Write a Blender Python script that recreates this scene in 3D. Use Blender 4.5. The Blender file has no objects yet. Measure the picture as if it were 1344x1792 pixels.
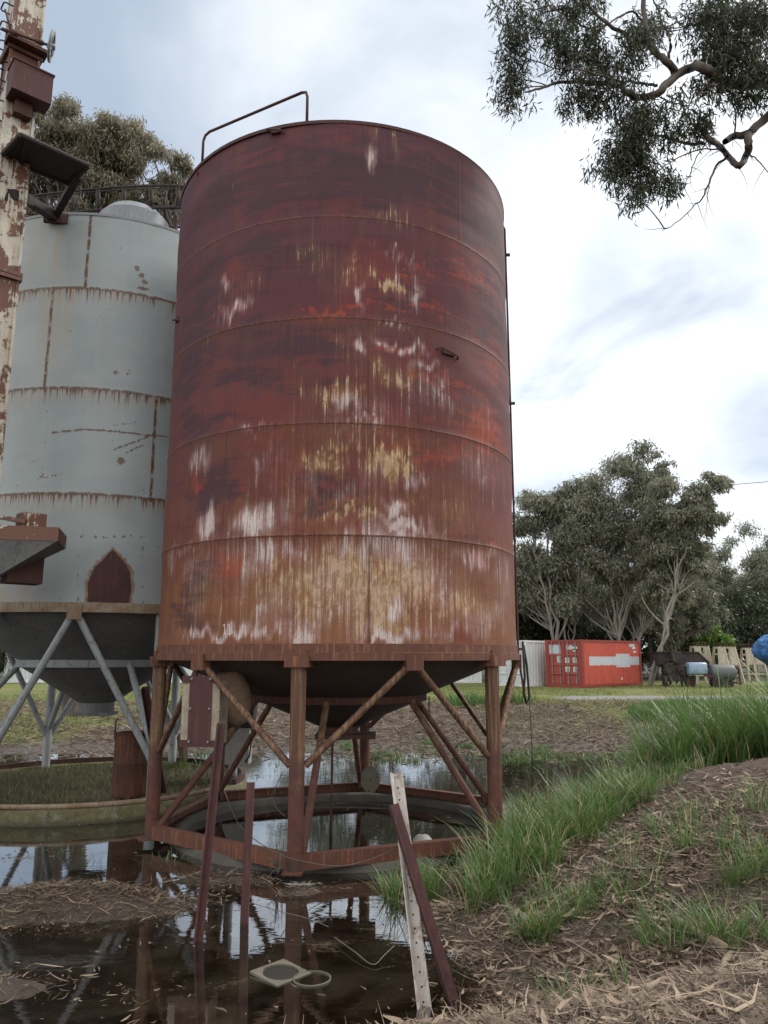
import bpy, math, random
import numpy as np
from mathutils import Vector, Matrix
R_ = math.radians
sin, cos, pi = math.sin, math.cos, math.pi
S = bpy.context.scene
COL = S.collection

# ------------------------------------------------------------------ camera
EYE = np.array([0.0, 0.0, 2.0]); PITCH = R_(10.71); FPX = 1343.0
cam = bpy.data.cameras.new("camera"); co = bpy.data.objects.new("camera", cam); COL.objects.link(co)
cam.sensor_fit = 'VERTICAL'; cam.sensor_height = 36; cam.lens = 36 * FPX / 1792
cam.clip_start = .05; cam.clip_end = 2000
co.location = EYE; co.rotation_euler = (R_(90) + PITCH, 0, 0)
S.camera = co

# ------------------------------------------------------------------ exposure
S.view_settings.view_transform = 'Standard'; S.view_settings.look = 'None'
S.view_settings.exposure = 0.72; S.view_settings.gamma = 1
S.cycles.use_denoising = True
S.cycles.max_bounces = 8; S.cycles.transparent_max_bounces = 16
S.cycles.caustics_reflective = False; S.cycles.caustics_refractive = False

SUN_AZ, SUN_EL = R_(62), R_(44)       # to the right of the view, behind thin cloud

# ------------------------------------------------------------------ node helper
class NT:
    def __init__(s, nt): s.t = nt; s.n = nt.nodes; s.l = nt.links
    def put(s, sock, v):
        if hasattr(v, 'is_output') or isinstance(v, bpy.types.NodeSocket): s.l.new(v, sock)
        else:
            if sock.type == 'RGBA' and len(v) == 3: v = (*v, 1)
            sock.default_value = v
    def node(s, typ, **k):
        n = s.n.new(typ)
        for a, b in k.items(): setattr(n, a, b)
        return n
    def m(s, op, a, b=0.0, c=0.0, clamp=False):
        n = s.node('ShaderNodeMath', operation=op, use_clamp=clamp)
        for i, v in enumerate((a, b, c)): s.put(n.inputs[i], v)
        return n.outputs[0]
    def vm(s, op, a, b=(0, 0, 0)):
        n = s.node('ShaderNodeVectorMath', operation=op)
        s.put(n.inputs[0], a); s.put(n.inputs[1], b)
        return n.outputs['Value'] if op in ('DOT_PRODUCT', 'LENGTH') else n.outputs[0]
    def mix(s, f, a, b, typ='MIX'):
        n = s.node('ShaderNodeMix', data_type='RGBA', blend_type=typ)
        s.put(n.inputs[0], f); s.put(n.inputs[6], a); s.put(n.inputs[7], b)
        return n.outputs[2]
    def ss(s, v, a, b, lo=0.0, hi=1.0):
        n = s.node('ShaderNodeMapRange', interpolation_type='SMOOTHSTEP')
        for i, x in enumerate((v, a, b, lo, hi)): s.put(n.inputs[i], x)
        return n.outputs[0]
    def noise(s, vec, scale=1.0, detail=4, rough=.55, dist=0.0, mul=None, out=0):
        if mul is not None: vec = s.vm('MULTIPLY', vec, mul)
        n = s.node('ShaderNodeTexNoise')
        s.put(n.inputs['Vector'], vec); n.inputs['Scale'].default_value = scale
        n.inputs['Detail'].default_value = detail; n.inputs['Roughness'].default_value = rough
        n.inputs['Distortion'].default_value = dist
        return n.outputs[out]
    def vor(s, vec, scale, feature='F1', rnd=1.0):
        n = s.node('ShaderNodeTexVoronoi', feature=feature)
        s.put(n.inputs['Vector'], vec); n.inputs['Scale'].default_value = scale
        n.inputs['Randomness'].default_value = rnd
        return n
    def attr(s, name, out='Fac'):
        n = s.node('ShaderNodeAttribute', attribute_name=name); return n.outputs[out]
    def obj(s): return s.node('ShaderNodeTexCoord').outputs['Object']
    def uv(s): return s.node('ShaderNodeTexCoord').outputs['UV']
    def pos(s): return s.node('ShaderNodeNewGeometry').outputs['Position']
    def xyz(s, v):
        n = s.node('ShaderNodeSeparateXYZ'); s.put(n.inputs[0], v); return n.outputs
    def com(s, x, y, z):
        n = s.node('ShaderNodeCombineXYZ')
        for i, v in enumerate((x, y, z)): s.put(n.inputs[i], v)
        return n.outputs[0]
    def bump(s, h, strength=.3, dist=.01):
        n = s.node('ShaderNodeBump'); s.put(n.inputs['Height'], h)
        n.inputs['Strength'].default_value = strength; n.inputs['Distance'].default_value = dist
        return n.outputs[0]
    def rnd(s): return s.node('ShaderNodeObjectInfo').outputs['Random']

MATS = {}
def mat(name):
    def deco(fn):
        m = bpy.data.materials.new(name); m.use_nodes = True
        nt = m.node_tree; nt.nodes.clear(); n = NT(nt)
        out = n.node('ShaderNodeOutputMaterial'); b = n.node('ShaderNodeBsdfPrincipled')
        n.l.new(b.outputs[0], out.inputs[0])
        n.b = b; n.out = out
        r = fn(n)
        if isinstance(r, dict):
            for k, v in r.items(): n.put(b.inputs[k], v)
        MATS[name] = m
        return m
    return deco

# ------------------------------------------------------------------ sky and sun
W = bpy.data.worlds.new("World"); S.world = W; W.use_nodes = True
W.node_tree.nodes.clear(); n = NT(W.node_tree)
sky = n.node('ShaderNodeTexSky', sky_type='NISHITA'); sky.sun_disc = False
sky.sun_elevation = SUN_EL; sky.sun_rotation = SUN_AZ
bg1 = n.node('ShaderNodeBackground'); n.put(bg1.inputs[0], sky.outputs[0]); bg1.inputs[1].default_value = .1
d = n.node('ShaderNodeTexCoord').outputs['Generated']
x, y, z = n.xyz(d)
zz = n.m('ADD', n.m('MAXIMUM', z, 0.0), .35)
pl = n.com(n.m('DIVIDE', x, zz), n.m('DIVIDE', y, zz), 0.0)
c1 = n.noise(pl, 1.15, 6, .52, .35)
c2 = n.noise(n.vm('ADD', pl, (7.3, 2.1, 0)), 2.7, 5, .5, .5)
bd = Vector((.36, .86, .34)).normalized()
dt = n.vm('DOT_PRODUCT', d, tuple(bd))
f = n.m('ADD', n.m('MULTIPLY', n.m('SUBTRACT', dt, .80), 3.2), n.m('MULTIPLY', n.m('SUBTRACT', c1, .5), 2.6))
f = n.m('ADD', f, n.m('MULTIPLY', n.m('SUBTRACT', c2, .5), 1.7))
lum = n.ss(f, -.38, .85)
cc = n.mix(lum, (.31, .37, .45), (.76, .785, .81))
dark = n.ss(n.noise(n.vm('ADD', pl, (1.9, 5.2, 0)), 1.7, 5, .55, .6), .56, .74)
cc = n.mix(n.m('MULTIPLY', dark, .7), cc, (.31, .36, .43))
# unseen sky overhead and behind the viewer, brightened to light the silo fronts
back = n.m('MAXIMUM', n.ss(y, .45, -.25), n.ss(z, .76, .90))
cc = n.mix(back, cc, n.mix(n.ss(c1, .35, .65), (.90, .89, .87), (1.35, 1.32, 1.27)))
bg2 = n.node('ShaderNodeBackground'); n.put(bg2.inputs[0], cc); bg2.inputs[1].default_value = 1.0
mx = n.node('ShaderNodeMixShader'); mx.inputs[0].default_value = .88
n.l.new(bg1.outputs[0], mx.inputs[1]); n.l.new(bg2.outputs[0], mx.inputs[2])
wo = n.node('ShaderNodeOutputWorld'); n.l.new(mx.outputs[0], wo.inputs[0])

sl = bpy.data.lights.new("sun", 'SUN'); sl.energy = 1.5; sl.angle = R_(14); sl.color = (1, .95, .87)
so = bpy.data.objects.new("sun", sl); COL.objects.link(so)
sd = Vector((sin(SUN_AZ) * cos(SUN_EL), cos(SUN_AZ) * cos(SUN_EL), sin(SUN_EL)))
so.rotation_euler = sd.to_track_quat('Z', 'Y').to_euler(); so.location = sd * 60

# ------------------------------------------------------------------ geometry helpers
def ray(px, py):
    x = (px - 672) / FPX; y = -(py - 896) / FPX
    return np.array([x, cos(PITCH) - y * sin(PITCH), sin(PITCH) + y * cos(PITCH)])
def at(px, py, Y):                       # the point of the place seen at a pixel of the photograph, at depth Y
    d = ray(px, py); return EYE + d * (Y / d[1])
def atz(px, py, z):
    d = ray(px, py); return EYE + d * ((z - 2.0) / d[2])
def cyl(px, py, c, r):                   # where that sight line meets an upright cylinder
    d = ray(px, py); a = d[0]**2 + d[1]**2; b = -2 * (d[0]*c[0] + d[1]*c[1]); q = c[0]**2 + c[1]**2 - r*r
    D = max(b*b - 4*a*q, 0); t = (-b - math.sqrt(D)) / 2 / a
    return EYE + d * t

class MB:
    def __init__(s): s.v = []; s.f = []; s.mi = []; s.uv = []; s.k = 0
    def add(s, vs, fs, mi=0, uvs=None):
        o = len(s.v); s.v += [tuple(map(float, p)) for p in vs]
        for i, f in enumerate(fs):
            s.f.append(tuple(o + j for j in f)); s.mi.append(mi)
            s.uv.append(uvs[i] if uvs else None)
        return s
    def box(s, c, size, rot=None, mi=0, bev=0.0):
        hx, hy, hz = [a / 2 for a in size]
        vs = [Vector((x, y, z)) for z in (-hz, hz) for x, y in ((-hx, -hy), (hx, -hy), (hx, hy), (-hx, hy))]
        if rot is not None: vs = [rot @ p for p in vs]
        c = Vector(c)
        return s.add([p + c for p in vs], [(3, 2, 1, 0), (4, 5, 6, 7), (0, 1, 5, 4), (1, 2, 6, 5), (2, 3, 7, 6), (3, 0, 4, 7)], mi)
    def bar(s, a, b, w, h, up=(0, 0, 1), mi=0):            # box beam from a to b
        a = Vector(a); b = Vector(b); d = (b - a); L = d.length; d.normalize()
        u = Vector(up); sd_ = d.cross(u)
        if sd_.length < 1e-4: sd_ = d.cross(Vector((1, 0, 0)))
        sd_.normalize(); u = sd_.cross(d)
        M = Matrix((d, sd_, u)).transposed()
        return s.box((a + b) / 2, (L, w, h), M, mi)
    def angle(s, a, b, w, t, up=(0, 0, 1), mi=0, roll=0.0):  # L-section from a to b
        a = Vector(a); b = Vector(b); d = (b - a).normalized(); u = Vector(up)
        sx = d.cross(u)
        if sx.length < 1e-4: sx = d.cross(Vector((1, 0, 0)))
        sx.normalize(); sy = sx.cross(d)
        Q = Matrix.Rotation(roll, 3, d); sx = Q @ sx; sy = Q @ sy
        pr = [(0, 0), (w, 0), (w, t), (t, t), (t, w), (0, w)]
        vs = [p + sx * (i - w / 3) + sy * (j - w / 3) for p in (a, b) for i, j in pr]
        fs = [(i, (i + 1) % 6, 6 + (i + 1) % 6, 6 + i) for i in range(6)] + [(5, 4, 3, 2, 1, 0), (6, 7, 8, 9, 10, 11)]
        return s.add(vs, fs, mi)
    def tube(s, pts, rad, n=8, cap=True, mi=0):
        P = [Vector(p) for p in pts]
        if not hasattr(rad, '__len__'): rad = [rad] * len(P)
        vs = []; ref = None
        for i, p in enumerate(P):
            d = (P[min(i + 1, len(P) - 1)] - P[max(i - 1, 0)])
            if d.length < 1e-9: d = Vector((0, 0, 1))
            d.normalize()
            if ref is None:
                ref = Vector((0, 0, 1)) if abs(d.z) < .9 else Vector((1, 0, 0))
            u = (ref - d * ref.dot(d))
            if u.length < 1e-4: u = d.orthogonal()
            u.normalize(); w = d.cross(u); ref = u
            for k in range(n):
                a = 2 * pi * k / n; vs.append(p + (u * cos(a) + w * sin(a)) * rad[i])
        fs = [(i*n + k, i*n + (k+1) % n, (i+1)*n + (k+1) % n, (i+1)*n + k) for i in range(len(P) - 1) for k in range(n)]
        if cap: fs += [tuple(range(n - 1, -1, -1)), tuple((len(P)-1)*n + k for k in range(n))]
        return s.add(vs, fs, mi)
    def lathe(s, prof, n=48, c=(0, 0, 0), a0=0.0, a1=2*pi, mi=0, axis=None):
        full = abs(a1 - a0 - 2*pi) < 1e-6; m = n if full else n + 1; vs = []
        for r, z in prof:
            for k in range(m):
                a = a0 + (a1 - a0) * k / n; p = Vector((r*cos(a), r*sin(a), z))
                if axis is not None: p = axis @ p
                vs.append(p + Vector(c))
        fs = [(i*m + k, i*m + (k+1) % m, (i+1)*m + (k+1) % m, (i+1)*m + k) for i in range(len(prof)-1) for k in range(n if full else m - 1)]
        return s.add(vs, fs, mi)
    def build(s, name, mats, parent=None, smooth=False, origin=None, auto=None):
        me = bpy.data.meshes.new(name)
        V = np.array(s.v, float)
        if origin is None:
            lo, hi = V.min(0), V.max(0); origin = ((lo[0]+hi[0])/2, (lo[1]+hi[1])/2, lo[2])
        origin = Vector(origin)
        me.from_pydata([tuple(p) for p in V - np.array(origin)], [], s.f); me.update()
        for m_ in (mats if isinstance(mats, (list, tuple)) else [mats]): me.materials.append(MATS[m_])
        if any(s.mi): me.polygons.foreach_set('material_index', s.mi)
        if any(u is not None for u in s.uv):
            L = me.uv_layers.new(name='uv'); flat = []
            for f, u in zip(s.f, s.uv): flat += [c for q in (u or [(0, 0)] * len(f)) for c in q]
            L.data.foreach_set('uv', flat)
        if smooth: me.polygons.foreach_set('use_smooth', [True] * len(me.polygons))
        if auto: me.set_sharp_from_angle(angle=R_(auto))
        o = bpy.data.objects.new(name, me); COL.objects.link(o)
        if parent is not None: o.parent = parent; o.location = origin - wloc(parent)
        else: o.location = origin
        return o
def wloc(o):
    l = Vector(o.location); p = o.parent
    while p: l = l + Vector(p.location); p = p.parent
    return l
def tag(o, label=None, cat=None, group=None, kind=None):
    for k, v in (('label', label), ('category', cat), ('group', group), ('kind', kind)):
        if v: o[k] = v
    return o
def thing(name, loc, label, cat, group=None):
    o = bpy.data.objects.new(name, None); o.empty_display_size = .2; COL.objects.link(o); o.location = Vector(loc)
    return tag(o, label, cat, group)
def copy_tree(o, parent=None):
    c = o.copy(); COL.objects.link(c)
    if parent: c.parent = parent
    for ch in o.children: copy_tree(ch, c)
    return c
def npmesh(name, V, F, matname, attrs=None, parent=None, smooth=False, origin=(0, 0, 0), uv=None):
    """V (n,3), F (m,4) numpy quads, attrs {name: (domain, array)}"""
    me = bpy.data.meshes.new(name); V = np.asarray(V, np.float32) - np.array(origin, np.float32); F = np.asarray(F, np.int32)
    k = F.shape[1]
    me.vertices.add(len(V)); me.vertices.foreach_set('co', V.ravel())
    me.loops.add(F.size); me.loops.foreach_set('vertex_index', F.ravel())
    me.polygons.add(len(F)); me.polygons.foreach_set('loop_start', np.arange(0, F.size, k, dtype=np.int32))
    me.update(calc_edges=True)
    for a, (dom, arr) in (attrs or {}).items():
        arr = np.asarray(arr, np.float32)
        if arr.ndim == 2:
            at_ = me.attributes.new(a, 'FLOAT_COLOR', dom); at_.data.foreach_set('color', arr.ravel())
        else:
            at_ = me.attributes.new(a, 'FLOAT', dom); at_.data.foreach_set('value', arr)
    if uv is not None:
        L = me.uv_layers.new(name='uv'); L.data.foreach_set('uv', np.asarray(uv, np.float32)[F.ravel()].ravel())
    if smooth: me.polygons.foreach_set('use_smooth', np.ones(len(F), bool))
    for m_ in (matname if isinstance(matname, (list, tuple)) else [matname]): me.materials.append(MATS[m_])
    me.validate()
    o = bpy.data.objects.new(name, me); COL.objects.link(o)
    if parent is not None: o.parent = parent; o.location = Vector(origin) - wloc(parent)
    else: o.location = Vector(origin)
    return o
def vnoise(x, y, seed=0):                # smooth value noise on numpy arrays
    r = np.random.RandomState(seed); T = r.rand(256, 256)
    xi = np.floor(x).astype(int); yi = np.floor(y).astype(int); fx = x - xi; fy = y - yi
    fx = fx*fx*(3-2*fx); fy = fy*fy*(3-2*fy)
    g = lambda a, b: T[a % 256, b % 256]
    return (g(xi, yi)*(1-fx) + g(xi+1, yi)*fx)*(1-fy) + (g(xi, yi+1)*(1-fx) + g(xi+1, yi+1)*fx)*fy
def fbm(x, y, seed=0, o=4):
    s = 0; a = .5
    for k in range(o): s = s + a * vnoise(x * 2**k, y * 2**k, seed + k); a *= .5
    return s / (1 - .5**o)
def sstep(x, a, b):
    t = np.clip((x - a) / (b - a), 0, 1); return t*t*(3-2*t)

# ------------------------------------------------------------------ materials
@mat('silo_paint')
def _(n):
    uv = n.uv(); s, v, _z = n.xyz(uv)
    big = n.noise(uv, 1.3, 6, .6, .6)
    med = n.noise(uv, 3.2, 7, .65, .5, mul=(1, .8, 1))
    flake = n.noise(uv, 9, 8, .72, .5, mul=(1.3, .7, 1))
    wide = n.noise(uv, 1, 5, .6, .2, mul=(8, .45, 1))
    strk = n.noise(uv, 1, 6, .65, .12, mul=(24, .7, 1))
    strk2 = n.noise(uv, 1, 4, .6, .08, mul=(62, 1.5, 1))
    fine = n.noise(uv, 55, 5, .7)
    smg = n.noise(uv, 1, 6, .62, .9, mul=(1.3, 6.5, 1))               # lengthwise smudges
    smg2 = n.noise(n.vm('ADD', uv, (31, 7, 0)), 1, 6, .62, .8, mul=(2.2, 11, 1))
    h = n.m('DIVIDE', n.m('SUBTRACT', v, 2.0), 6.0)
    zt = n.m('ADD', h, n.m('MULTIPLY', n.m('SUBTRACT', med, .5), .55))
    base = n.mix(n.ss(zt, .18, .80), (.122, .030, .025), (.082, .021, .033))
    base = n.mix(n.ss(zt, .34, -.02), base, (.205, .082, .038))
    base = n.mix(n.m('MULTIPLY', n.ss(big, .45, .66), .6), base, (.165, .027, .022))
    base = n.mix(n.m('MULTIPLY', n.ss(wide, .48, .68), .55), base, (.105, .036, .022))
    base = n.mix(n.m('MULTIPLY', n.ss(strk, .50, .70), .40), base, (.060, .022, .018))
    D = n.ss(n.m('ADD', n.attr('dk'), n.m('ADD', n.m('MULTIPLY', n.m('SUBTRACT', smg, .5), 1.9), n.m('MULTIPLY', n.m('SUBTRACT', strk, .5), .5))), .22, .62)
    base = n.mix(n.m('MULTIPLY', D, .88), base, (.045, .017, .027))
    Rr = n.ss(n.m('ADD', n.attr('rd'), n.m('ADD', n.m('MULTIPLY', n.m('SUBTRACT', smg2, .5), 1.5), n.m('MULTIPLY', n.m('SUBTRACT', flake, .5), .8))), .34, .78)
    base = n.mix(n.m('MULTIPLY', Rr, .9), base, n.mix(fine, (.24, .028, .015), (.30, .055, .022)))
    sk = n.m('ADD', n.m('MULTIPLY', n.m('SUBTRACT', strk, .5), 1.5), n.m('ADD', n.m('MULTIPLY', n.m('SUBTRACT', strk2, .5), 1.1), n.m('MULTIPLY', n.m('SUBTRACT', flake, .5), .7)))
    # ochre runs: a faint wash and crisp streaks
    ta = n.m('MULTIPLY', n.attr('tn'), 1.1)
    low = n.ss(n.m('ADD', h, n.m('MULTIPLY', n.m('SUBTRACT', big, .5), .5)), .36, .02)
    wash = n.ss(n.m('ADD', n.m('ADD', ta, n.m('MULTIPLY', low, .22)), n.m('MULTIPLY', sk, .7)), .15, .95)
    base = n.mix(n.m('MULTIPLY', wash, .6), base, (.29, .155, .068))
    T = n.ss(n.m('ADD', ta, sk), .52, .72)
    base = n.mix(n.m('MULTIPLY', T, .85), base, n.mix(n.ss(flake, .35, .65), (.27, .15, .06), (.58, .44, .27)))
    # what is left of the pale undercoat: thin haze, then flakes that break off downward
    wa = n.m('MULTIPLY', n.attr('wt'), .82); wn = n.m('ADD', n.m('MULTIPLY', sk, 1.05), n.m('ADD', n.m('MULTIPLY', n.m('SUBTRACT', med, .5), 1.0), n.m('MULTIPLY', n.m('SUBTRACT', wide, .5), .6)))
    hz = n.ss(n.m('ADD', n.attr('wt'), n.m('MULTIPLY', wn, .55)), .15, .85)
    base = n.mix(n.m('MULTIPLY', hz, .62), base, n.mix(n.ss(big, .4, .6), (.47, .36, .35), (.42, .25, .25)))
    Wm = n.m('MULTIPLY', n.ss(n.m('ADD', wa, wn), .46, .72), n.ss(strk2, .74, .56))
    base = n.mix(n.m('MULTIPLY', Wm, .9), base, n.mix(n.ss(med, .35, .65), (.66, .58, .55), (.48, .39, .38)))
    # runs of rust from the ring seams, and everywhere low down
    t = n.m('MODULO', n.m('SUBTRACT', v, 2.04 - .605), 1.21)
    dz = n.m('ABSOLUTE', n.m('SUBTRACT', t, .605)); below = n.m('SUBTRACT', .605, t)
    drip = n.m('MULTIPLY', n.ss(strk2, .56, .64), n.ss(zt, .85, .15))
    base = n.mix(n.m('MULTIPLY', drip, .70), base, n.mix(fine, (.085, .028, .012), (.16, .058, .018)))
    Lr = n.m('MULTIPLY', n.ss(n.noise(uv, 1, 5, .65, .05, mul=(38, .3, 1)), .45, .72), .60)
    run = n.m('MULTIPLY', n.m('GREATER_THAN', below, 0.0), n.ss(n.m('DIVIDE', below, n.m('ADD', Lr, .01)), 1.0, .55))
    base = n.mix(n.m('MULTIPLY', run, n.m('MULTIPLY', n.ss(h, 1.0, .35), .75)), base, (.105, .036, .014))
    seam = n.ss(dz, .016, .005)
    base = n.mix(n.m('MULTIPLY', seam, .75), base, n.mix(n.ss(strk, .4, .6), (.045, .018, .014), (.15, .06, .03)))
    joint = None
    for s0, za, zb in ((.30, 2.04, 3.25), (-1.35, 3.25, 4.46), (.28, 3.25, 5.67), (-1.6, 5.67, 6.88), (.85, 4.46, 5.67), (1.5, 6.88, 8.1)):
        ln = n.m('MULTIPLY', n.ss(n.m('ABSOLUTE', n.m('ADD', n.m('SUBTRACT', s, s0), n.m('MULTIPLY', n.m('SUBTRACT', flake, .5), .012))), .015, .004), n.m('MULTIPLY', n.m('GREATER_THAN', v, za), n.m('LESS_THAN', v, zb)))
        joint = ln if joint is None else n.m('MAXIMUM', joint, ln)
    base = n.mix(n.m('MULTIPLY', joint, .75), base, (.07, .026, .012))
    # scale and pitting
    pit = n.ss(flake, .60, .68); base = n.mix(n.m('MULTIPLY', pit, n.m('MULTIPLY', n.ss(h, .9, .2), .5)), base, (.075, .026, .014))
    base = n.mix(n.m('MULTIPLY', n.ss(fine, .40, .75), .35), base, (.045, .018, .014))
    bh = n.m('ADD', n.m('MULTIPLY', n.m('MAXIMUM', seam, joint), 1.5), n.m('ADD', n.m('MULTIPLY', flake, .7), n.m('ADD', n.m('MULTIPLY', fine, .35), n.m('MULTIPLY', Wm, .5))))
    return {'Base Color': base, 'Roughness': n.m('ADD', .50, n.m('MULTIPLY', fine, .3)), 'Specular IOR Level': .32, 'Normal': n.bump(bh, .45, .006)}

def rusty(name, c0, c1, c2, c3, rough=.75, sc=1.0, spec=.35):
    @mat(name)
    def _(n):
        p = n.obj(); r = n.rnd()
        q = n.vm('ADD', p, n.com(n.m('MULTIPLY', r, 13.0), n.m('MULTIPLY', r, 7.0), 0.0))
        a = n.noise(q, 3.0*sc, 5, .6, .4); b = n.noise(q, 11*sc, 5, .65, .6); st = n.noise(q, 1, 4, .6, .2, mul=(30*sc, 30*sc, 2.2*sc)); f = n.noise(q, 60*sc, 3)
        c = n.mix(n.ss(a, .35, .65), c0, c1)
        c = n.mix(n.m('MULTIPLY', n.ss(st, .52, .66), .8), c, c2)
        c = n.mix(n.m('MULTIPLY', n.ss(b, .56, .70), .7), c, c3)
        c = n.mix(n.m('MULTIPLY', f, .35), c, n.mix(.5, c0, (.03, .02, .018)))
        return {'Base Color': c, 'Roughness': rough, 'Specular IOR Level': spec, 'Normal': n.bump(n.m('ADD', b, n.m('MULTIPLY', f, .5)), .4, .004)}
rusty('rust_leg_plain', (.150, .050, .030), (.095, .034, .030), (.34, .21, .10), (.050, .024, .020), .65)
@mat('rust_leg')
def _(n):
    p = n.obj(); x, y, z = n.xyz(p)
    a = n.noise(p, 2.6, 6, .65, .5); st = n.noise(p, 1, 5, .65, .2, mul=(26, 26, 1.1)); b = n.noise(p, 14, 6, .7, .5); f = n.noise(p, 70, 3)
    hi = n.ss(n.m('ADD', z, n.m('MULTIPLY', n.m('SUBTRACT', a, .5), 1.6)), .55, 1.25)
    c = n.mix(hi, n.mix(n.ss(a, .4, .6), (.088, .034, .028), (.130, .050, .032)), n.mix(n.ss(st, .40, .66), (.100, .046, .028), (.26, .165, .095)))
    c = n.mix(n.m('MULTIPLY', n.ss(st, .58, .70), .5), c, (.19, .095, .05))
    c = n.mix(n.m('MULTIPLY', n.ss(b, .55, .66), .75), c, (.055, .026, .020))
    mud = n.ss(n.m('ADD', z, n.m('MULTIPLY', n.m('SUBTRACT', b, .5), .22)), .16, .02)
    c = n.mix(n.m('MULTIPLY', mud, .8), c, (.060, .046, .034))
    return {'Base Color': n.mix(n.m('MULTIPLY', f, .3), c, (.04, .022, .018)), 'Roughness': .68, 'Specular IOR Level': .35, 'Normal': n.bump(n.m('ADD', b, n.m('MULTIPLY', f, .5)), .5, .005)}
rusty('rust_dark', (.085, .042, .035), (.065, .035, .034), (.12, .06, .035), (.04, .025, .022), .8)
rusty('rust_maroon', (.075, .028, .028), (.060, .025, .027), (.11, .045, .032), (.038, .018, .018), .7)
rusty('rust_band', (.135, .054, .033), (.098, .040, .029), (.27, .12, .06), (.06, .026, .020), .7)
rusty('rust_old', (.065, .028, .024), (.085, .034, .022), (.17, .075, .025), (.030, .016, .014), .85)
rusty('hopper_dark', (.060, .043, .038), (.085, .055, .045), (.11, .075, .05), (.04, .03, .027), .8)
rusty('hopper_grey', (.22, .23, .235), (.17, .18, .185), (.13, .125, .115), (.10, .08, .06), .7)
rusty('brace_grey', (.36, .40, .42), (.30, .335, .35), (.24, .20, .16), (.15, .085, .05), .6)
rusty('duct_paint', (.52, .50, .43), (.44, .43, .39), (.24, .11, .055), (.11, .05, .032), .6, .7)
rusty('rim_rusty', (.30, .26, .20), (.23, .145, .085), (.19, .085, .035), (.11, .06, .04), .7, 1.5)
rusty('tan_metal', (.24, .165, .11), (.19, .12, .08), (.28, .22, .16), (.09, .06, .045), .7)
rusty('cream_paint', (.36, .32, .25), (.27, .225, .17), (.22, .125, .065), (.10, .06, .04), .7, 2.0)
rusty('post_white', (.52, .49, .45), (.42, .40, .37), (.26, .16, .12), (.12, .07, .055), .6)
rusty('zinc', (.24, .26, .28), (.20, .22, .24), (.30, .32, .34), (.15, .15, .16), .4)
rusty('black_rubber', (.022, .022, .024), (.03, .03, .032), (.04, .038, .036), (.015, .015, .016), .8)
rusty('grey_plastic', (.36, .36, .34), (.30, .30, .28), (.26, .24, .20), (.2, .18, .15), .5)
rusty('cream_plastic', (.17, .16, .12), (.13, .12, .09), (.14, .125, .09), (.07, .06, .045), .6)
rusty('trestle_paint', (.50, .46, .38), (.42, .38, .30), (.30, .20, .13), (.20, .11, .07), .7)
rusty('machine_dark', (.036, .032, .032), (.026, .024, .025), (.09, .05, .035), (.08, .04, .03), .7)
rusty('tank_blue', (.20, .30, .44), (.28, .37, .47), (.45, .52, .6), (.07, .08, .1), .3)
rusty('tank_grey', (.09, .10, .11), (.12, .13, .14), (.15, .16, .17), (.06, .06, .06), .45)
rusty('white_paint', (.74, .75, .76), (.66, .67, .69), (.60, .58, .54), (.42, .36, .30), .5, .6)
rusty('red_paint', (.30, .050, .036), (.26, .046, .036), (.24, .06, .04), (.15, .05, .035), .5, .6)
rusty('sticker', (.66, .66, .64), (.6, .6, .58), (.5, .5, .48), (.22, .21, .2), .5, 4)
rusty('bark_pale', (.27, .25, .225), (.19, .175, .155), (.15, .13, .11), (.08, .07, .06), .85)
rusty('bark_dark', (.075, .062, .052), (.11, .092, .078), (.05, .042, .036), (.16, .14, .12), .9)
rusty('twig', (.085, .066, .055), (.12, .10, .085), (.065, .05, .042), (.15, .13, .11), .85)
rusty('deadwood', (.25, .19, .14), (.18, .135, .10), (.30, .24, .18), (.10, .075, .06), .85)
rusty('wire_dark', (.03, .028, .027), (.04, .036, .034), (.06, .05, .04), (.03, .03, .03), .6)
rusty('wire_pale', (.12, .105, .085), (.14, .125, .105), (.2, .17, .14), (.15, .12, .1), .6)
rusty('roof_red', (.26, .09, .075), (.22, .08, .07), (.3, .12, .1), (.18, .08, .07), .7)

@mat('duct_flaking')
def _(n):
    p = n.obj(); x, y, z = n.xyz(p)
    a = n.noise(p, 2.2, 6, .65, .7); b = n.noise(p, 9, 5, .7, .5); st = n.noise(p, 1, 5, .65, .2, mul=(24, 24, 1.6)); f = n.noise(p, 50, 3)
    c = n.mix(n.ss(b, .35, .65), (.50, .48, .41), (.41, .39, .33))
    c = n.mix(n.m('MULTIPLY', n.ss(st, .48, .66), .75), c, (.36, .22, .11))
    t = n.m('MODULO', n.m('ADD', z, .06), 3.45); near = n.m('MAXIMUM', n.ss(t, .75, .05), n.ss(t, 3.0, 3.4))
    r = n.m('ADD', a, n.m('ADD', n.m('MULTIPLY', n.m('SUBTRACT', b, .5), .7), n.m('ADD', n.m('MULTIPLY', near, .20), n.m('MULTIPLY', n.m('SUBTRACT', st, .5), .5))))
    R1 = n.ss(r, .52, .58)
    c = n.mix(R1, c, n.mix(f, (.085, .036, .026), (.17, .075, .045)))
    return {'Base Color': c, 'Roughness': .65, 'Normal': n.bump(n.m('ADD', n.m('MULTIPLY', R1, -1.0), b), .4, .006)}

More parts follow.
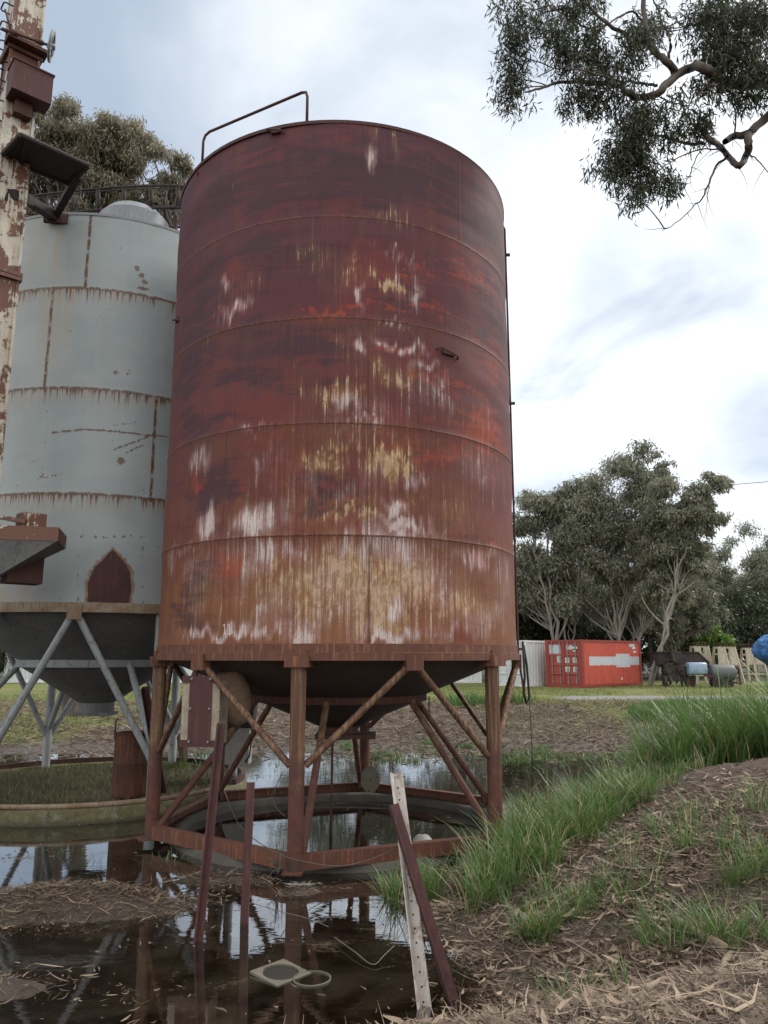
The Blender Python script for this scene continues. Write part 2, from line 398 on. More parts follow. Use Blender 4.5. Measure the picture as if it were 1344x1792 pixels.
@mat('grey_paint')
def _(n):
    uv = n.uv(); s, v, _z = n.xyz(uv)
    big = n.noise(uv, 1.1, 5, .6, .5); strk = n.noise(uv, 1, 4, .6, .1, mul=(14, .5, 1)); st2 = n.noise(uv, 1, 4, .65, .1, mul=(34, 1.0, 1))
    fine = n.noise(uv, 40, 4, .65); ed = n.noise(uv, 22, 4, .7, .4)
    c = n.mix(n.ss(big, .35, .68), (.305, .350, .360), (.255, .300, .318))
    c = n.mix(n.m('MULTIPLY', n.ss(strk, .45, .72), .32), c, (.36, .345, .30))
    stain = n.m('MULTIPLY', n.attr('st'), n.ss(strk, .3, .6))
    c = n.mix(n.m('MULTIPLY', stain, .6), c, (.33, .25, .15))
    t = n.m('MODULO', n.m('SUBTRACT', v, 2.70 - .77), 1.54)
    below = n.m('SUBTRACT', n.m('ADD', .77, n.m('MULTIPLY', n.m('SUBTRACT', ed, .5), .05)), t)
    on = n.ss(n.noise(uv, 1, 3, .6, 0, mul=(2.2, .9, 1)), .30, .48)
    Ld = n.m('MULTIPLY', n.m('MULTIPLY', n.ss(st2, .42, .78), .48), on)
    run = n.m('MULTIPLY', n.ss(below, -.012, .004), n.ss(n.m('DIVIDE', below, n.m('ADD', Ld, .002)), 1.0, .2))
    line = n.m('MULTIPLY', n.ss(n.m('ABSOLUTE', below), .030, .010), n.ss(n.noise(uv, 1, 4, .7, 0, mul=(9, 2, 1)), .36, .5))
    rust = n.m('MAXIMUM', run, line)
    c = n.mix(n.m('MULTIPLY', n.ss(below, .35, .0), n.m('MULTIPLY', n.m('GREATER_THAN', below, 0.0), n.m('MULTIPLY', on, n.ss(strk, .3, .65)))), c, n.mix(.45, c, (.30, .17, .07)))
    c = n.mix(n.m('MULTIPLY', rust, .9), c, n.mix(n.ss(fine, .35, .65), (.032, .017, .012), (.17, .070, .022)))
    for s0, za, zb in ((-.55, 7.28, 8.6), (-1.02, 5.74, 7.28), (.55, 4.2, 5.74), (1.7, 5.74, 7.28), (.9, 2.6, 4.2)):
        dd = n.m('ABSOLUTE', n.m('ADD', n.m('SUBTRACT', s, s0), n.m('MULTIPLY', n.m('SUBTRACT', ed, .5), .05)))
        ln = n.m('MULTIPLY', n.ss(dd, .030, .012), n.m('MULTIPLY', n.m('GREATER_THAN', v, za), n.m('LESS_THAN', v, zb)))
        c = n.mix(n.m('MULTIPLY', ln, n.ss(n.noise(uv, 1, 4, .7, 0, mul=(9, 6, 1)), .35, .52)), c, n.mix(fine, (.035, .018, .012), (.16, .07, .024)))
    ch = n.m('ADD', n.m('MULTIPLY', n.attr('ch'), 1.3), n.m('MULTIPLY', n.m('SUBTRACT', ed, .5), 1.6))
    c = n.mix(n.m('MULTIPLY', n.ss(ch, .5, .64), .9), c, n.mix(fine, (.045, .025, .016), (.18, .09, .035)))
    spk = n.ss(n.noise(uv, 15, 2, .5), .735, .76)
    c = n.mix(spk, c, (.10, .075, .06))
    return {'Base Color': c, 'Roughness': .5, 'Normal': n.bump(n.m('ADD', n.m('MULTIPLY', line, -1.0), n.m('MULTIPLY', fine, .3)), .3, .005)}

@mat('concrete_moss')
def _(n):
    p = n.pos(); a = n.noise(p, 2.2, 5, .6, .6); b = n.noise(p, 9, 5, .65); f = n.noise(p, 50, 3)
    c = n.mix(n.ss(a, .35, .65), (.175, .150, .066), (.105, .096, .045))
    c = n.mix(n.m('MULTIPLY', n.ss(b, .5, .72), .7), c, (.26, .25, .21))
    cr = n.vor(n.vm('ADD', p, n.vm('MULTIPLY', n.noise(p, 3, out=1), (.5, .5, .5))), 2.2, 'DISTANCE_TO_EDGE').outputs['Distance']
    c = n.mix(n.m('MULTIPLY', n.ss(cr, .03, .0), .7), c, (.05, .045, .03))
    zz = n.xyz(p)[2]; c = n.mix(n.m('MULTIPLY', n.ss(zz, -.02, -.1), .8), c, (.045, .038, .025))
    return {'Base Color': n.mix(n.m('MULTIPLY', f, .3), c, (.07, .065, .04)), 'Roughness': .9, 'Normal': n.bump(n.m('ADD', b, f), .5, .01)}
@mat('concrete_dark')
def _(n):
    p = n.pos(); a = n.noise(p, 3, 5, .6, .6); f = n.noise(p, 40, 3)
    c = n.mix(n.ss(a, .35, .65), (.060, .052, .042), (.095, .085, .07))
    return {'Base Color': n.mix(n.m('MULTIPLY', f, .4), c, (.03, .026, .022)), 'Roughness': .7, 'Normal': n.bump(f, .5, .01)}

@mat('ground')
def _(n):
    p = n.pos(); a = n.noise(p, .55, 6, .6, .5); b = n.noise(p, 3.5, 6, .65, .5); f = n.noise(p, 28, 5, .7, .4)
    sx = n.noise(p, 1, 5, .7, 1.2, mul=(22, 60, 20)); vo = n.vor(n.vm('ADD', n.vm('MULTIPLY', p, (1, 2.4, 1)), n.vm('MULTIPLY', n.noise(p, 6, out=1), (.3, .3, .3))), 12).outputs['Distance']
    lit = n.mix(n.ss(b, .3, .7), (.120, .086, .062), (.060, .043, .032))
    lit = n.mix(n.m('MULTIPLY', n.ss(sx, .52, .66), .8), lit, (.22, .175, .135))
    lit = n.mix(n.m('MULTIPLY', n.ss(f, .50, .38), .7), lit, (.035, .026, .02))
    dirt = n.mix(n.ss(b, .3, .7), (.105, .072, .052), (.08, .056, .042))
    dirt = n.mix(n.m('MULTIPLY', n.ss(f, .55, .7), .5), dirt, (.15, .11, .08))
    gr = n.mix(n.ss(n.m('ADD', a, n.m('MULTIPLY', n.m('SUBTRACT', b, .5), .5)), .35, .65), (.115, .145, .032), (.185, .185, .055))
    gr = n.mix(n.m('MULTIPLY', n.ss(f, .5, .7), .5), gr, (.07, .095, .025))
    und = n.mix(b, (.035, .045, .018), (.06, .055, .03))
    path = n.mix(f, (.20, .195, .19), (.30, .29, .28))
    mud = n.mix(n.ss(b, .3, .7), (.070, .053, .038), (.115, .090, .065))
    nz = n.m('MULTIPLY', n.m('SUBTRACT', b, .5), .9)
    w = lambda k, lo=.35, hi=.65: n.ss(n.m('ADD', n.attr(k), nz), lo, hi)
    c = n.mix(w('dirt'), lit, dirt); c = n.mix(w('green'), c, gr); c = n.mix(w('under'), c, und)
    c = n.mix(w('path'), c, path)
    wet = n.attr('wet'); c = n.mix(wet, c, mud)
    return {'Base Color': c, 'Roughness': n.m('SUBTRACT', .92, n.m('MULTIPLY', wet, .45)), 'Normal': n.bump(n.m('ADD', n.m('MULTIPLY', f, 1.0), n.m('ADD', sx, n.m('MULTIPLY', b, 1.5))), .8, .05)}

@mat('water')
def _(n):
    p = n.pos()
    rip = n.m('ADD', n.m('MULTIPLY', n.noise(p, 1, 3, .5, .4, mul=(3, 9, 1)), .7), n.m('MULTIPLY', n.noise(p, 1, 2, .5, 0, mul=(22, 40, 1)), .10))
    scum = n.ss(n.m('ADD', n.noise(p, 1.1, 5, .65, .8), n.m('MULTIPLY', n.noise(p, 30, 3, .6), .25)), .70, .84)
    nm = n.bump(rip, .055, .02)
    gl = n.node('ShaderNodeBsdfGlossy'); gl.inputs['Roughness'].default_value = .012; n.put(gl.inputs['Color'], (.94, .97, 1, 1)); n.put(gl.inputs['Normal'], nm)
    tr = n.node('ShaderNodeBsdfTransparent'); n.put(tr.inputs[0], (.70, .60, .48, 1))
    fr = n.node('ShaderNodeFresnel'); fr.inputs[0].default_value = 1.55; n.put(fr.inputs[1], nm); frp = n.m('POWER', fr.outputs[0], .62)
    mx = n.node('ShaderNodeMixShader'); n.put(mx.inputs[0], frp); n.l.new(tr.outputs[0], mx.inputs[1]); n.l.new(gl.outputs[0], mx.inputs[2])
    df = n.node('ShaderNodeBsdfDiffuse'); n.put(df.inputs[0], (.115, .092, .066, 1))
    m2 = n.node('ShaderNodeMixShader'); n.put(m2.inputs[0], n.m('MAXIMUM', n.m('MULTIPLY', scum, .5), n.m('MULTIPLY', n.ss(n.noise(p, 1.7, 5, .6, .6), .35, .75), .17))); n.l.new(mx.outputs[0], m2.inputs[1]); n.l.new(df.outputs[0], m2.inputs[2])
    n.l.new(m2.outputs[0], n.out.inputs[0])

def leafmat(name, dark, light, trans, rough=.45, tr=.3):
    @mat(name)
    def _(n):
        c = n.mix(n.attr('tint'), dark, light)
        b = n.b; n.put(b.inputs['Base Color'], c); b.inputs['Roughness'].default_value = rough; b.inputs['Specular IOR Level'].default_value = .4
        t = n.node('ShaderNodeBsdfTranslucent'); n.put(t.inputs[0], n.mix(.5, c, trans))
        mx = n.node('ShaderNodeMixShader'); mx.inputs[0].default_value = tr
        n.l.new(b.outputs[0], mx.inputs[1]); n.l.new(t.outputs[0], mx.inputs[2]); n.l.new(mx.outputs[0], n.out.inputs[0])
leafmat('leaf_gum', (.125, .135, .098), (.32, .32, .245), (.20, .21, .11), .4)
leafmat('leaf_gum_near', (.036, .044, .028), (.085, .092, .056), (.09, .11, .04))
leafmat('leaf_gum_brown', (.15, .135, .092), (.38, .35, .26), (.26, .24, .14), .4)
leafmat('leaf_dark', (.025, .032, .016), (.05, .06, .03), (.05, .07, .02))
leafmat('leaf_bright', (.09, .17, .03), (.19, .30, .06), (.18, .30, .05))
leafmat('grass_tall', (.042, .095, .026), (.15, .255, .075), (.14, .24, .05), .4, .35)
leafmat('grass_short', (.10, .13, .03), (.22, .22, .075), (.2, .24, .06), .6, .25)
leafmat('grass_moss', (.075, .078, .028), (.19, .18, .08), (.1, .12, .04), .6, .2)
leafmat('grass_dead', (.20, .16, .09), (.42, .35, .22), (.3, .24, .14), .6, .25)
leafmat('litter', (.050, .033, .023), (.36, .275, .195), (.2, .15, .1), .7, .08)

@mat('container_red')
def _(n):
    uv = n.uv(); u, v, _z = n.xyz(uv); a = n.noise(uv, .8, 5, .6); st = n.noise(uv, 1, 4, .6, 0, mul=(6, .5, 1)); f = n.noise(uv, 25, 4, .6); e = n.noise(uv, 6, 4, .7)
    c = n.mix(n.ss(a, .3, .7), (.52, .082, .048), (.44, .075, .050))
    c = n.mix(n.m('MULTIPLY', n.ss(st, .5, .7), .45), c, (.60, .14, .09))
    c = n.mix(n.m('MULTIPLY', n.m('MULTIPLY', n.ss(v, .9, .1), n.ss(n.noise(uv, 1, 3, .6, 0, mul=(3, .3, 1)), .45, .6)), .6), c, (.30, .06, .045))
    j = n.m('MULTIPLY', n.m('SUBTRACT', e, .5), .16)
    def rect(u0, u1, v0, v1):
        du = n.m('SUBTRACT', n.m('ABSOLUTE', n.m('SUBTRACT', u, (u0+u1)/2)), (u1-u0)/2)
        dv = n.m('SUBTRACT', n.m('ABSOLUTE', n.m('SUBTRACT', v, (v0+v1)/2)), (v1-v0)/2)
        return n.ss(n.m('ADD', n.m('MAXIMUM', du, dv), j), .02, -.02)
    g = n.m('MAXIMUM', rect(.62, 5.72, 1.02, 1.50), rect(3.3, 4.75, .90, 1.66))
    g = n.m('MAXIMUM', g, rect(4.75, 5.35, 2.08, 2.24))
    c = n.mix(g, c, (.50, .53, .58))
    rs = n.ss(n.m('ADD', f, n.m('MULTIPLY', e, .4)), .88, .98); c = n.mix(rs, c, (.13, .05, .03))
    return {'Base Color': c, 'Roughness': .5}
@mat('container_door')
def _(n):
    uv = n.uv(); u, v, _z = n.xyz(uv); a = n.noise(uv, .9, 5, .6); f = n.noise(uv, 20, 4, .6); e = n.noise(uv, 6, 4, .7)
    c = n.mix(n.ss(a, .3, .7), (.31, .050, .036), (.26, .046, .036))  # red and grey darker than on the side panels: this end's shade in the colour
    j = n.m('MULTIPLY', n.m('SUBTRACT', e, .5), .14)
    def rect(u0, u1, v0, v1):
        du = n.m('SUBTRACT', n.m('ABSOLUTE', n.m('SUBTRACT', u, (u0+u1)/2)), (u1-u0)/2)
        dv = n.m('SUBTRACT', n.m('ABSOLUTE', n.m('SUBTRACT', v, (v0+v1)/2)), (v1-v0)/2)
        return n.ss(n.m('ADD', n.m('MAXIMUM', du, dv), j), .015, -.015)
    g = n.m('MAXIMUM', rect(.22, 1.02, 1.83, 2.32), rect(.76, 1.02, 1.34, 1.72))
    g = n.m('MAXIMUM', g, rect(1.40, 1.78, 2.05, 2.28))
    c = n.mix(g, c, (.45, .48, .53))
    c = n.mix(n.m('MULTIPLY', rect(2.03, 2.22, .42, .75), .8), c, (.16, .12, .1))
    return {'Base Color': n.mix(n.ss(f, .62, .72), c, (.13, .05, .035)), 'Roughness': .5}
@mat('container_white')
def _(n):
    uv = n.uv(); u, v, _z = n.xyz(uv); a = n.noise(uv, .9, 5, .6); st = n.noise(uv, 1, 4, .6, 0, mul=(7, .5, 1)); e = n.noise(uv, 5, 5, .7)
    c = n.mix(n.ss(a, .3, .7), (.60, .62, .64), (.50, .53, .56))
    c = n.mix(n.m('MULTIPLY', n.ss(st, .52, .7), .4), c, (.44, .42, .40))
    return {'Base Color': n.mix(n.ss(e, .64, .72), c, (.20, .11, .07)), 'Roughness': .5}
@mat('tarp_blue')
def _(n):
    p = n.obj(); a = n.noise(p, 2, 5, .6, .8); f = n.noise(p, 30, 3)
    c = n.mix(n.ss(a, .35, .68), (.030, .135, .36), (.075, .215, .45))
    return {'Base Color': n.mix(n.m('MULTIPLY', f, .3), c, (.03, .10, .26)), 'Roughness': .6, 'Normal': n.bump(n.m('ADD', a, n.noise(p, 5, 4, .6, 1.2)), .9, .12)}
@mat('mark_white')
def _(n): return {'Base Color': (.72, .72, .70, 1), 'Roughness': .6}
@mat('mark_dark')
def _(n): return {'Base Color': (.06, .06, .06, 1), 'Roughness': .6}
@mat('hole_black')
def _(n):
    return {'Base Color': n.mix(n.noise(n.obj(), 8, 3), (.014, .012, .011), (.028, .024, .02)), 'Roughness': .7}

# ------------------------------------------------------------------ terrain: one sheet out to the horizon
SILO = (-.58, 10.16); SR = 2.28; FACE = -90 + 3.26      # main silo axis, radius, the bearing that faces the viewer
GREY = (-4.62, 12.69); GR = 2.25; GFACE = -90 + 20
BX = np.array([3.6, 4.4, 4.95, 5.7, 6.4, 7.0, 7.9, 9.25, 10.8, 13.4, 15.4, 18])
BS = np.array([-3.0, -.9, .35, .42, .12, -.10, .10, .92, 1.80, 3.2, 5.2, 12.])
def gauss(x, y, cx, cy, rx, ry): return np.exp(-(((x-cx)/rx)**2 + ((y-cy)/ry)**2))
def height(x, y):
    x = np.asarray(x, float); y = np.asarray(y, float)
    h = -.22 + sstep(y, 13.6, 29) * .58 - .07 * sstep(y, 17, 12)
    d = x - np.interp(y, BX, BS)
    bank = sstep(d, -.9, 4.2) * .66 + .11 * sstep(d, -.5, .5)
    bank = bank * sstep(y, 30, 15)
    h = h + bank
    h = h + .34 * gauss(x, y, 4.8, 9.4, 2.0, 2.2) * sstep(d, 0, 2)
    # the strip of litter between the two pools, and the near left margin
    h = h + .28 * gauss(x, y, -2.35, 7.1, 1.25, .46) + .16 * gauss(x, y, -3.6, 6.9, 1.0, .6)
    h = h + .24 * gauss(x, y, -2.7, 5.45, 1.0, .45) + .05 * gauss(x, y, -.5, 6.1, .12, .08)
    h = h + .25 * gauss(x, y, -1.5, 7.88, .9, .20) + .20 * gauss(x, y, -.75, 7.5, .35, .16)
    h = h + .10 * gauss(x, y, -3.9, 8.7, .7, .35)
    h = h + sstep(y, 4.0, 2.0) * .35 * sstep(x, -6, 0)
    h = h + sstep(x, -7, -12) * .25 * sstep(y, 30, 12)
    amp = .05 * sstep(y, 60, 20) + .02
    h = h + (fbm(x*1.7+9, y*1.7+3, 3) - .5) * amp * 1.6 + (fbm(x*7, y*7, 8, 3) - .5) * .035 * sstep(y, 30, 10)
    h = h + (fbm(x*.06, y*.06, 5) - .5) * 1.2 * sstep(np.hypot(x, y), 60, 160)
    r = np.hypot(x - SILO[0], y - SILO[1]); k = sstep(r, 2.35, 1.95); h = h*(1-k) + (-.30)*k
    r = np.hypot(x - GREY[0], y - GREY[1]); k = sstep(r, 2.42, 2.30); h = h*(1-k) + (.03 + .04*fbm(x*3, y*3, 4))*k
    return h
az = np.concatenate([np.linspace(-180, -42, 40, endpoint=False), np.linspace(-42, 42, 421), np.linspace(42, 180, 40)[1:-1]])
rr = 1.2 * 1.0175 ** np.arange(0, 335)
A, Rr = np.meshgrid(np.radians(az), rr)
X = Rr * np.sin(A); Y = Rr * np.cos(A); H = height(X, Y)
nr, na = X.shape
V = np.stack([X, Y, H], -1).reshape(-1, 3)
i, j = np.meshgrid(np.arange(nr - 1), np.arange(na), indexing='ij'); j2 = (j + 1) % na
F = np.stack([i*na + j, i*na + j2, (i+1)*na + j2, (i+1)*na + j], -1).reshape(-1, 4)[:, ::-1]
x, y, h = V.T
pathm = sstep(np.abs(y - 32.2 - .03*(x-9)), 1.9, 1.1) * sstep(x, 5.5, 9)
green = np.clip(sstep(y, 27.5, 31) + sstep(y, 18, 24)*sstep(x, 4, 9) + .75*sstep(x, -6, -9)*sstep(y, 16, 20), 0, 1)
dd = x - np.interp(y, BX, BS)
green = np.clip(green + .25*gauss(x, y, 2.6, 9.6, 1.3, 1.7)*sstep(dd, -.3, .4) + .35*gauss(x, y, 5.2, 13, 2.2, 3.0)*sstep(dd, 0, .7), 0, 1)
V0 = height
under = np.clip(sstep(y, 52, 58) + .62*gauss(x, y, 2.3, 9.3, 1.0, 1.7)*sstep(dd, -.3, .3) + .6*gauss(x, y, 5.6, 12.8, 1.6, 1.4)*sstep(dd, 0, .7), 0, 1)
dirt = np.clip(1.2*gauss(x, y, 4.6, 9.3, 1.7, 1.6) + .9*gauss(x, y, 4.0, 7.4, 1.1, .9), 0, 1) * sstep(dd, .4, 1.5)
wet = sstep(h, .03, -.06) * sstep(y, 22, 18)
insideg = (np.hypot(x-GREY[0], y-GREY[1]) < 2.35)
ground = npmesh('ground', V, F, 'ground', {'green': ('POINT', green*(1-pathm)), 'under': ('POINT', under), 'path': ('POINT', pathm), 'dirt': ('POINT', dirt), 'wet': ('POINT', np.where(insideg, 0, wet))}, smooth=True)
ground['kind'] = 'structure'
WZ = -.105
w = MB(); w.add([(-14, 2.6, WZ), (7, 2.6, WZ), (7, 18, WZ), (-14, 18, WZ)], [(0, 1, 2, 3)])
wo_ = w.build('puddle_water', 'water'); wo_['kind'] = 'structure'

# ------------------------------------------------------------------ concrete foundation rings
def ring_wall(c, ro, ri, z0, z1, matn, label, wob):
    b = MB(); vs = []; m = 96
    prof = [(ro + .04, z0), (ro, z1 - .03), (ro - .03, z1), (ri + .03, z1), (ri, z1 - .03), (ri, z0)]
    for r, z in prof:
        for k in range(m):
            a = 2*pi*k/m; q = (fbm(np.array([k*.35]), np.array([z*3 + r]), 7)[0] - .5) * wob
            vs.append((c[0] + (r+q)*cos(a), c[1] + (r+q)*sin(a), z + q*.5))
    fs = [(i*m + k, i*m + (k+1) % m, (i+1)*m + (k+1) % m, (i+1)*m + k) for i in range(len(prof)-1) for k in range(m)]
    b.add(vs, fs)
    o = b.build('foundation_ring', matn, smooth=True, auto=50)
    return tag(o, label, 'foundation')
ring_wall(SILO, 2.02, 1.87, -.32, .0, 'concrete_dark', 'dark wet concrete ring round the pool under the red silo', .02)
gring = ring_wall(GREY, 2.42, 2.24, -.30, .085, 'concrete_moss', 'yellowish mossy concrete ring filled with grass under the pale grey silo', .035)

# ------------------------------------------------------------------ the two silos
def sheet_cylinder(name, c, R, z0, z1, face, matn, attrs, parent, step=.03, ripple=0.0, seed=1, ring=1.21, zb=2.04):
    nz = int((z1 - z0) / step); na_ = int(2*pi*R/step)
    p = np.linspace(-pi, pi, na_ + 1); zv = np.linspace(z0, z1, nz + 1)
    P_, Z = np.meshgrid(p, zv); s = P_ * R
    q = (fbm(s*.55+20, Z*2.1+5, seed, 3) - .5) * ripple + (fbm(s*1.3+20, Z*.9+5, seed+9, 3) - .5) * ripple * .6
    q = q * sstep(np.abs(P_), pi, pi - .2)
    t = np.mod(Z - zb + ring/2, ring) - ring/2
    q = q + .006 * np.exp(-(t/.018)**2)                      # weld bead of each ring
    a = np.radians(face) + P_
    V = np.stack([c[0] + (R+q)*np.cos(a), c[1] + (R+q)*np.sin(a), Z], -1).reshape(-1, 3)
    m = na_ + 1
    i, j = np.meshgrid(np.arange(nz), np.arange(na_), indexing='ij')
    F = np.stack([i*m + j, i*m + j + 1, (i+1)*m + j + 1, (i+1)*m + j], -1).reshape(-1, 4)
    S_, Z_ = s.ravel(), Z.ravel(); at_ = {}
    keep = (S_, Z_)
    if ripple > .02:        # the edges of old paint are ragged and run downward
        S_ = S_ + (fbm(S_*2.6 + 40, Z_*2.6, 61, 4) - .5)*.34
        Z_ = Z_ + (fbm(keep[0]*2.1 + 40, Z_*2.1, 66, 4) - .5)*.34 + (vnoise(keep[0]*17 + 90, Z_*.8, 71) - .5)*.20 + (vnoise(keep[0]*41 + 90, Z_*1.4, 72) - .5)*.12
    for k, blobs in attrs.items():
        v = np.zeros(len(S_))
        for (bs, bz, rs, rz, st) in blobs:
            v = np.maximum(v, st * np.exp(-(((S_-bs)/rs)**2 + ((Z_-bz)/rz)**2))) if st > 0 else v + st * np.exp(-(((S_-bs)/rs)**2 + ((Z_-bz)/rz)**2))
        at_[k] = ('POINT', v)
    return npmesh(name, V, F, matn, at_, parent, True, (c[0], c[1], z0), np.stack(keep, -1))
def blob(c, R, face):
    def f(px, py, rx, ry, st=1.0):
        q0 = cyl(px - rx, py, c, R); q1 = cyl(px + rx, py, c, R); q = cyl(px, py, c, R); qa = cyl(px, py - ry, c, R); qb = cyl(px, py + ry, c, R)
        an = lambda p: (math.atan2(p[1]-c[1], p[0]-c[0]) - R_(face) + pi) % (2*pi) - pi
        return (an(q)*R, q[2], max(abs(an(q1) - an(q0))*R/2, .02), max((qa[2]-qb[2])/2, .02), st)
    return f
def around(c, face, p, r, z):
    a = R_(face + p); return Vector((c[0] + r*cos(a), c[1] + r*sin(a), z))

B = blob(SILO, SR, FACE)
wt = [B(*t) for t in ((650,285,9,26,.9), (415,538,32,16,.8), (391,497,7,14,.7), (625,520,6,40,.6), (742,525,6,42,.6), (690,563,40,7,.6),
     (645,615,11,24,.85), (700,612,60,9,.75), (745,645,40,11,.65), (600,705,42,17,.75), (640,740,80,7,.55), (350,800,14,28,.6), (446,800,9,42,.6),
     (720,835,30,22,.6), (692,888,28,20,1.0), (362,918,20,34,.95), (440,905,36,34,.95), (705,922,80,14,.95), (462,962,28,42,.85), (690,960,60,40,.85),
     (692,1052,24,22,1.0), (640,985,22,46,.75), (560,1000,70,60,.5), (395,1102,105,14,.95), (525,1104,36,26,.85), (680,1108,75,18,.9), (790,1105,90,22,.55),
     (885,1010,20,70,.45), (835,965,50,20,.6), (300,985,9,34,.55), (700,440,55,8,.45), (710,672,14,7,.6), (435,740,40,7,.55), (760,690,60,40,.35),
     (590,960,60,25,.6), (480,1060,60,50,.45), (770,1030,60,50,.5), (840,1090,60,30,.5), (430,1000,30,60,.55), (325,960,40,14,.5), (660,830,50,40,.45), (850,820,40,60,.40), (600,1060,90,40,.5), (520,960,60,30,.55), (740,1000,70,40,.55), (860,1080,40,40,.45), (350,1000,50,60,.38), (610,860,60,30,.35), (470,800,60,50,.32), (620,1030,230,75,.40), (430,960,90,60,.46), (700,930,120,30,.55), (540,1090,140,22,.50), (480,900,60,40,.42), (650,720,120,20,.38), (520,840,110,40,.30), (690,500,70,50,.30))]
tn = [B(*t) for t in ((690,265,10,60,.5), (650,250,10,60,.45), (680,488,60,14,.8), (560,440,60,50,.42), (690,385,60,20,.45), (600,470,40,60,.42), (690,660,60,40,.5),
     (590,690,80,30,.6), (680,800,60,36,.8), (560,800,70,30,.62), (600,770,90,20,.5), (610,905,110,22,.62), (600,1000,110,70,.75), (720,1010,100,70,.7),
     (660,1080,150,30,.6), (800,1060,80,50,.55), (480,990,60,70,.5), (520,860,60,40,.42), (790,880,60,60,.45), (830,740,60,50,.3), (620,590,40,20,.4), (430,500,60,30,.3), (800,560,40,40,.3), (620,1030,240,85,.66), (640,880,160,40,.45), (380,1040,60,60,.4), (640,760,160,60,.42), (640,620,60,90,.35))]
rd = [B(*t) for t in ((580,536,85,10,.8), (830,480,60,50,.55), (645,465,50,10,.6), (730,470,50,12,.55), (850,760,60,70,.7), (400,985,26,42,.75), (345,842,16,24,.65),
     (850,965,40,24,.7), (780,790,120,26,.6), (730,530,110,34,.5), (700,620,80,26,.45), (760,660,90,40,.5), (640,760,200,14,.5), (420,830,50,30,.4), (600,880,260,120,.28), (860,640,40,80,.5), (480,760,120,40,.35))]
dk = [B(*t) for t in ((600,300,300,75,.65), (380,855,38,44,.85), (575,860,70,16,.8), (600,897,110,9,.7), (340,620,46,240,.55), (870,560,36,80,.55), (500,600,170,50,.6),
     (330,1075,40,30,.6), (350,1030,36,60,.6), (760,300,120,110,.45), (700,520,60,10,.55), (700,590,90,8,.5), (560,570,150,18,.55), (440,640,120,60,.45), (800,930,70,10,.4),
     (560,828,50,12,.6), (730,1060,30,30,.4), (860,1040,60,50,.25), (330,350,40,120,.4), (480,440,90,70,.5), (600,250,240,40,.5), (820,350,60,90,.45), (400,740,60,60,.35))]
main = thing('grain_silo', (*SILO, 0), 'tall rust red grain silo standing on six steel legs over a puddle', 'silo')
shell = sheet_cylinder('shell', SILO, SR, 2.09, 8.08, FACE, 'silo_paint', {'wt': wt, 'tn': tn, 'rd': rd, 'dk': dk}, main, .032, .034, 3)
b = MB(); b.lathe([(SR + .012, 8.06), (SR + .014, 8.10), (SR - .05, 8.11), (.35, 8.75), (.33, 8.86), (.02, 8.88)], 96, (*SILO, 0)); b.build('roof', 'rust_maroon', main, True, auto=35)
b = MB(); b.lathe([(SR - .02, 2.135), (SR + .012, 2.135), (SR + .014, 2.05), (SR + .03, 2.045), (SR + .032, 1.965), (SR - .10, 1.962), (SR - .10, 1.99)], 128, (*SILO, 0)); b.build('rim_band', 'rust_band', main, True, auto=35)
b = MB(); b.lathe([(SR - .03, 2.02), (SR - .06, 1.985), (1.10, 1.53), (1.08, 1.53)], 96, (*SILO, 0)); b.lathe([(1.06, 1.47), (.26, 1.14), (.24, 1.14)], 64, (*SILO, 0))
hop = b.build('hopper', 'hopper_dark', main, True, auto=30)
b = MB(); b.lathe([(1.06, 1.56), (1.13, 1.56), (1.13, 1.46), (1.04, 1.46)], 64, (*SILO, 0)); b.build('hopper_ring', 'rust_old', hop, True, auto=30)
b = MB(); b.lathe([(.25, 1.16), (.25, 1.02), (.28, 1.02), (.28, .99), (.2, .99)], 24, (*SILO, 0)); b.box((SILO[0]+.1, SILO[1]-.1, 1.03), (.75, .5, .05)); b.build('outlet_gate', 'rust_dark', hop, False)
# legs, head plates, braces, base frame: one of each, then copies turned round the silo's axis
O3 = (*SILO, 0)
def turned(o, k):
    c = o.copy(); COL.objects.link(c); c.rotation_euler = (0, 0, R_(60*k)); return c
LEG0 = -10.5
lb = MB(); lb.tube([around(SILO, FACE, LEG0, SR - .03, z) for z in (-.02, .5, 1.2, 1.93)], .078, 16)
leg = lb.build('leg', 'rust_leg', main, True, O3, 40)
pb = MB(); M = Matrix.Rotation(R_(FACE + LEG0), 3, 'Z'); pb.box(around(SILO, FACE, LEG0, SR - .02, 1.955), (.20, .25, .11), M)
pb.box(around(SILO, FACE, LEG0, SR + .025, 1.99), (.035, .20, .17), M)
cap_ = pb.build('head_plate', 'rust_band', main, False, O3)
kb = MB(); M = Matrix.Rotation(R_(FACE + LEG0 + 30), 3, 'Z'); kb.box(around(SILO, FACE, LEG0 + 30, SR - .01, 1.95), (.12, .19, .17), M)
brk = kb.build('brace_bracket', 'rust_band', main, False, O3)
v1 = MB(); v1.tube([around(SILO, FACE, LEG0 + 28.6, SR - .02, 1.90), around(SILO, FACE, LEG0 + 2, SR - .06, .94)], .036, 10)
v2 = MB(); v2.tube([around(SILO, FACE, LEG0 + 31.4, SR - .02, 1.90), around(SILO, FACE, LEG0 + 58, SR - .06, .94)], .036, 10)
v3 = MB(); v3.tube([around(SILO, FACE, LEG0 + 3, 1.08, 1.50), around(SILO, FACE, LEG0 + 1.5, SR - .1, .10)], .040, 10)
v3.box(around(SILO, FACE, LEG0 + 1.5, SR - .10, .10), (.16, .05, .14), Matrix.Rotation(R_(FACE + LEG0), 3, 'Z'))
braces = [v.build('brace', 'rust_leg', main, True, O3, 40) for v in (v1, v2, v3)]
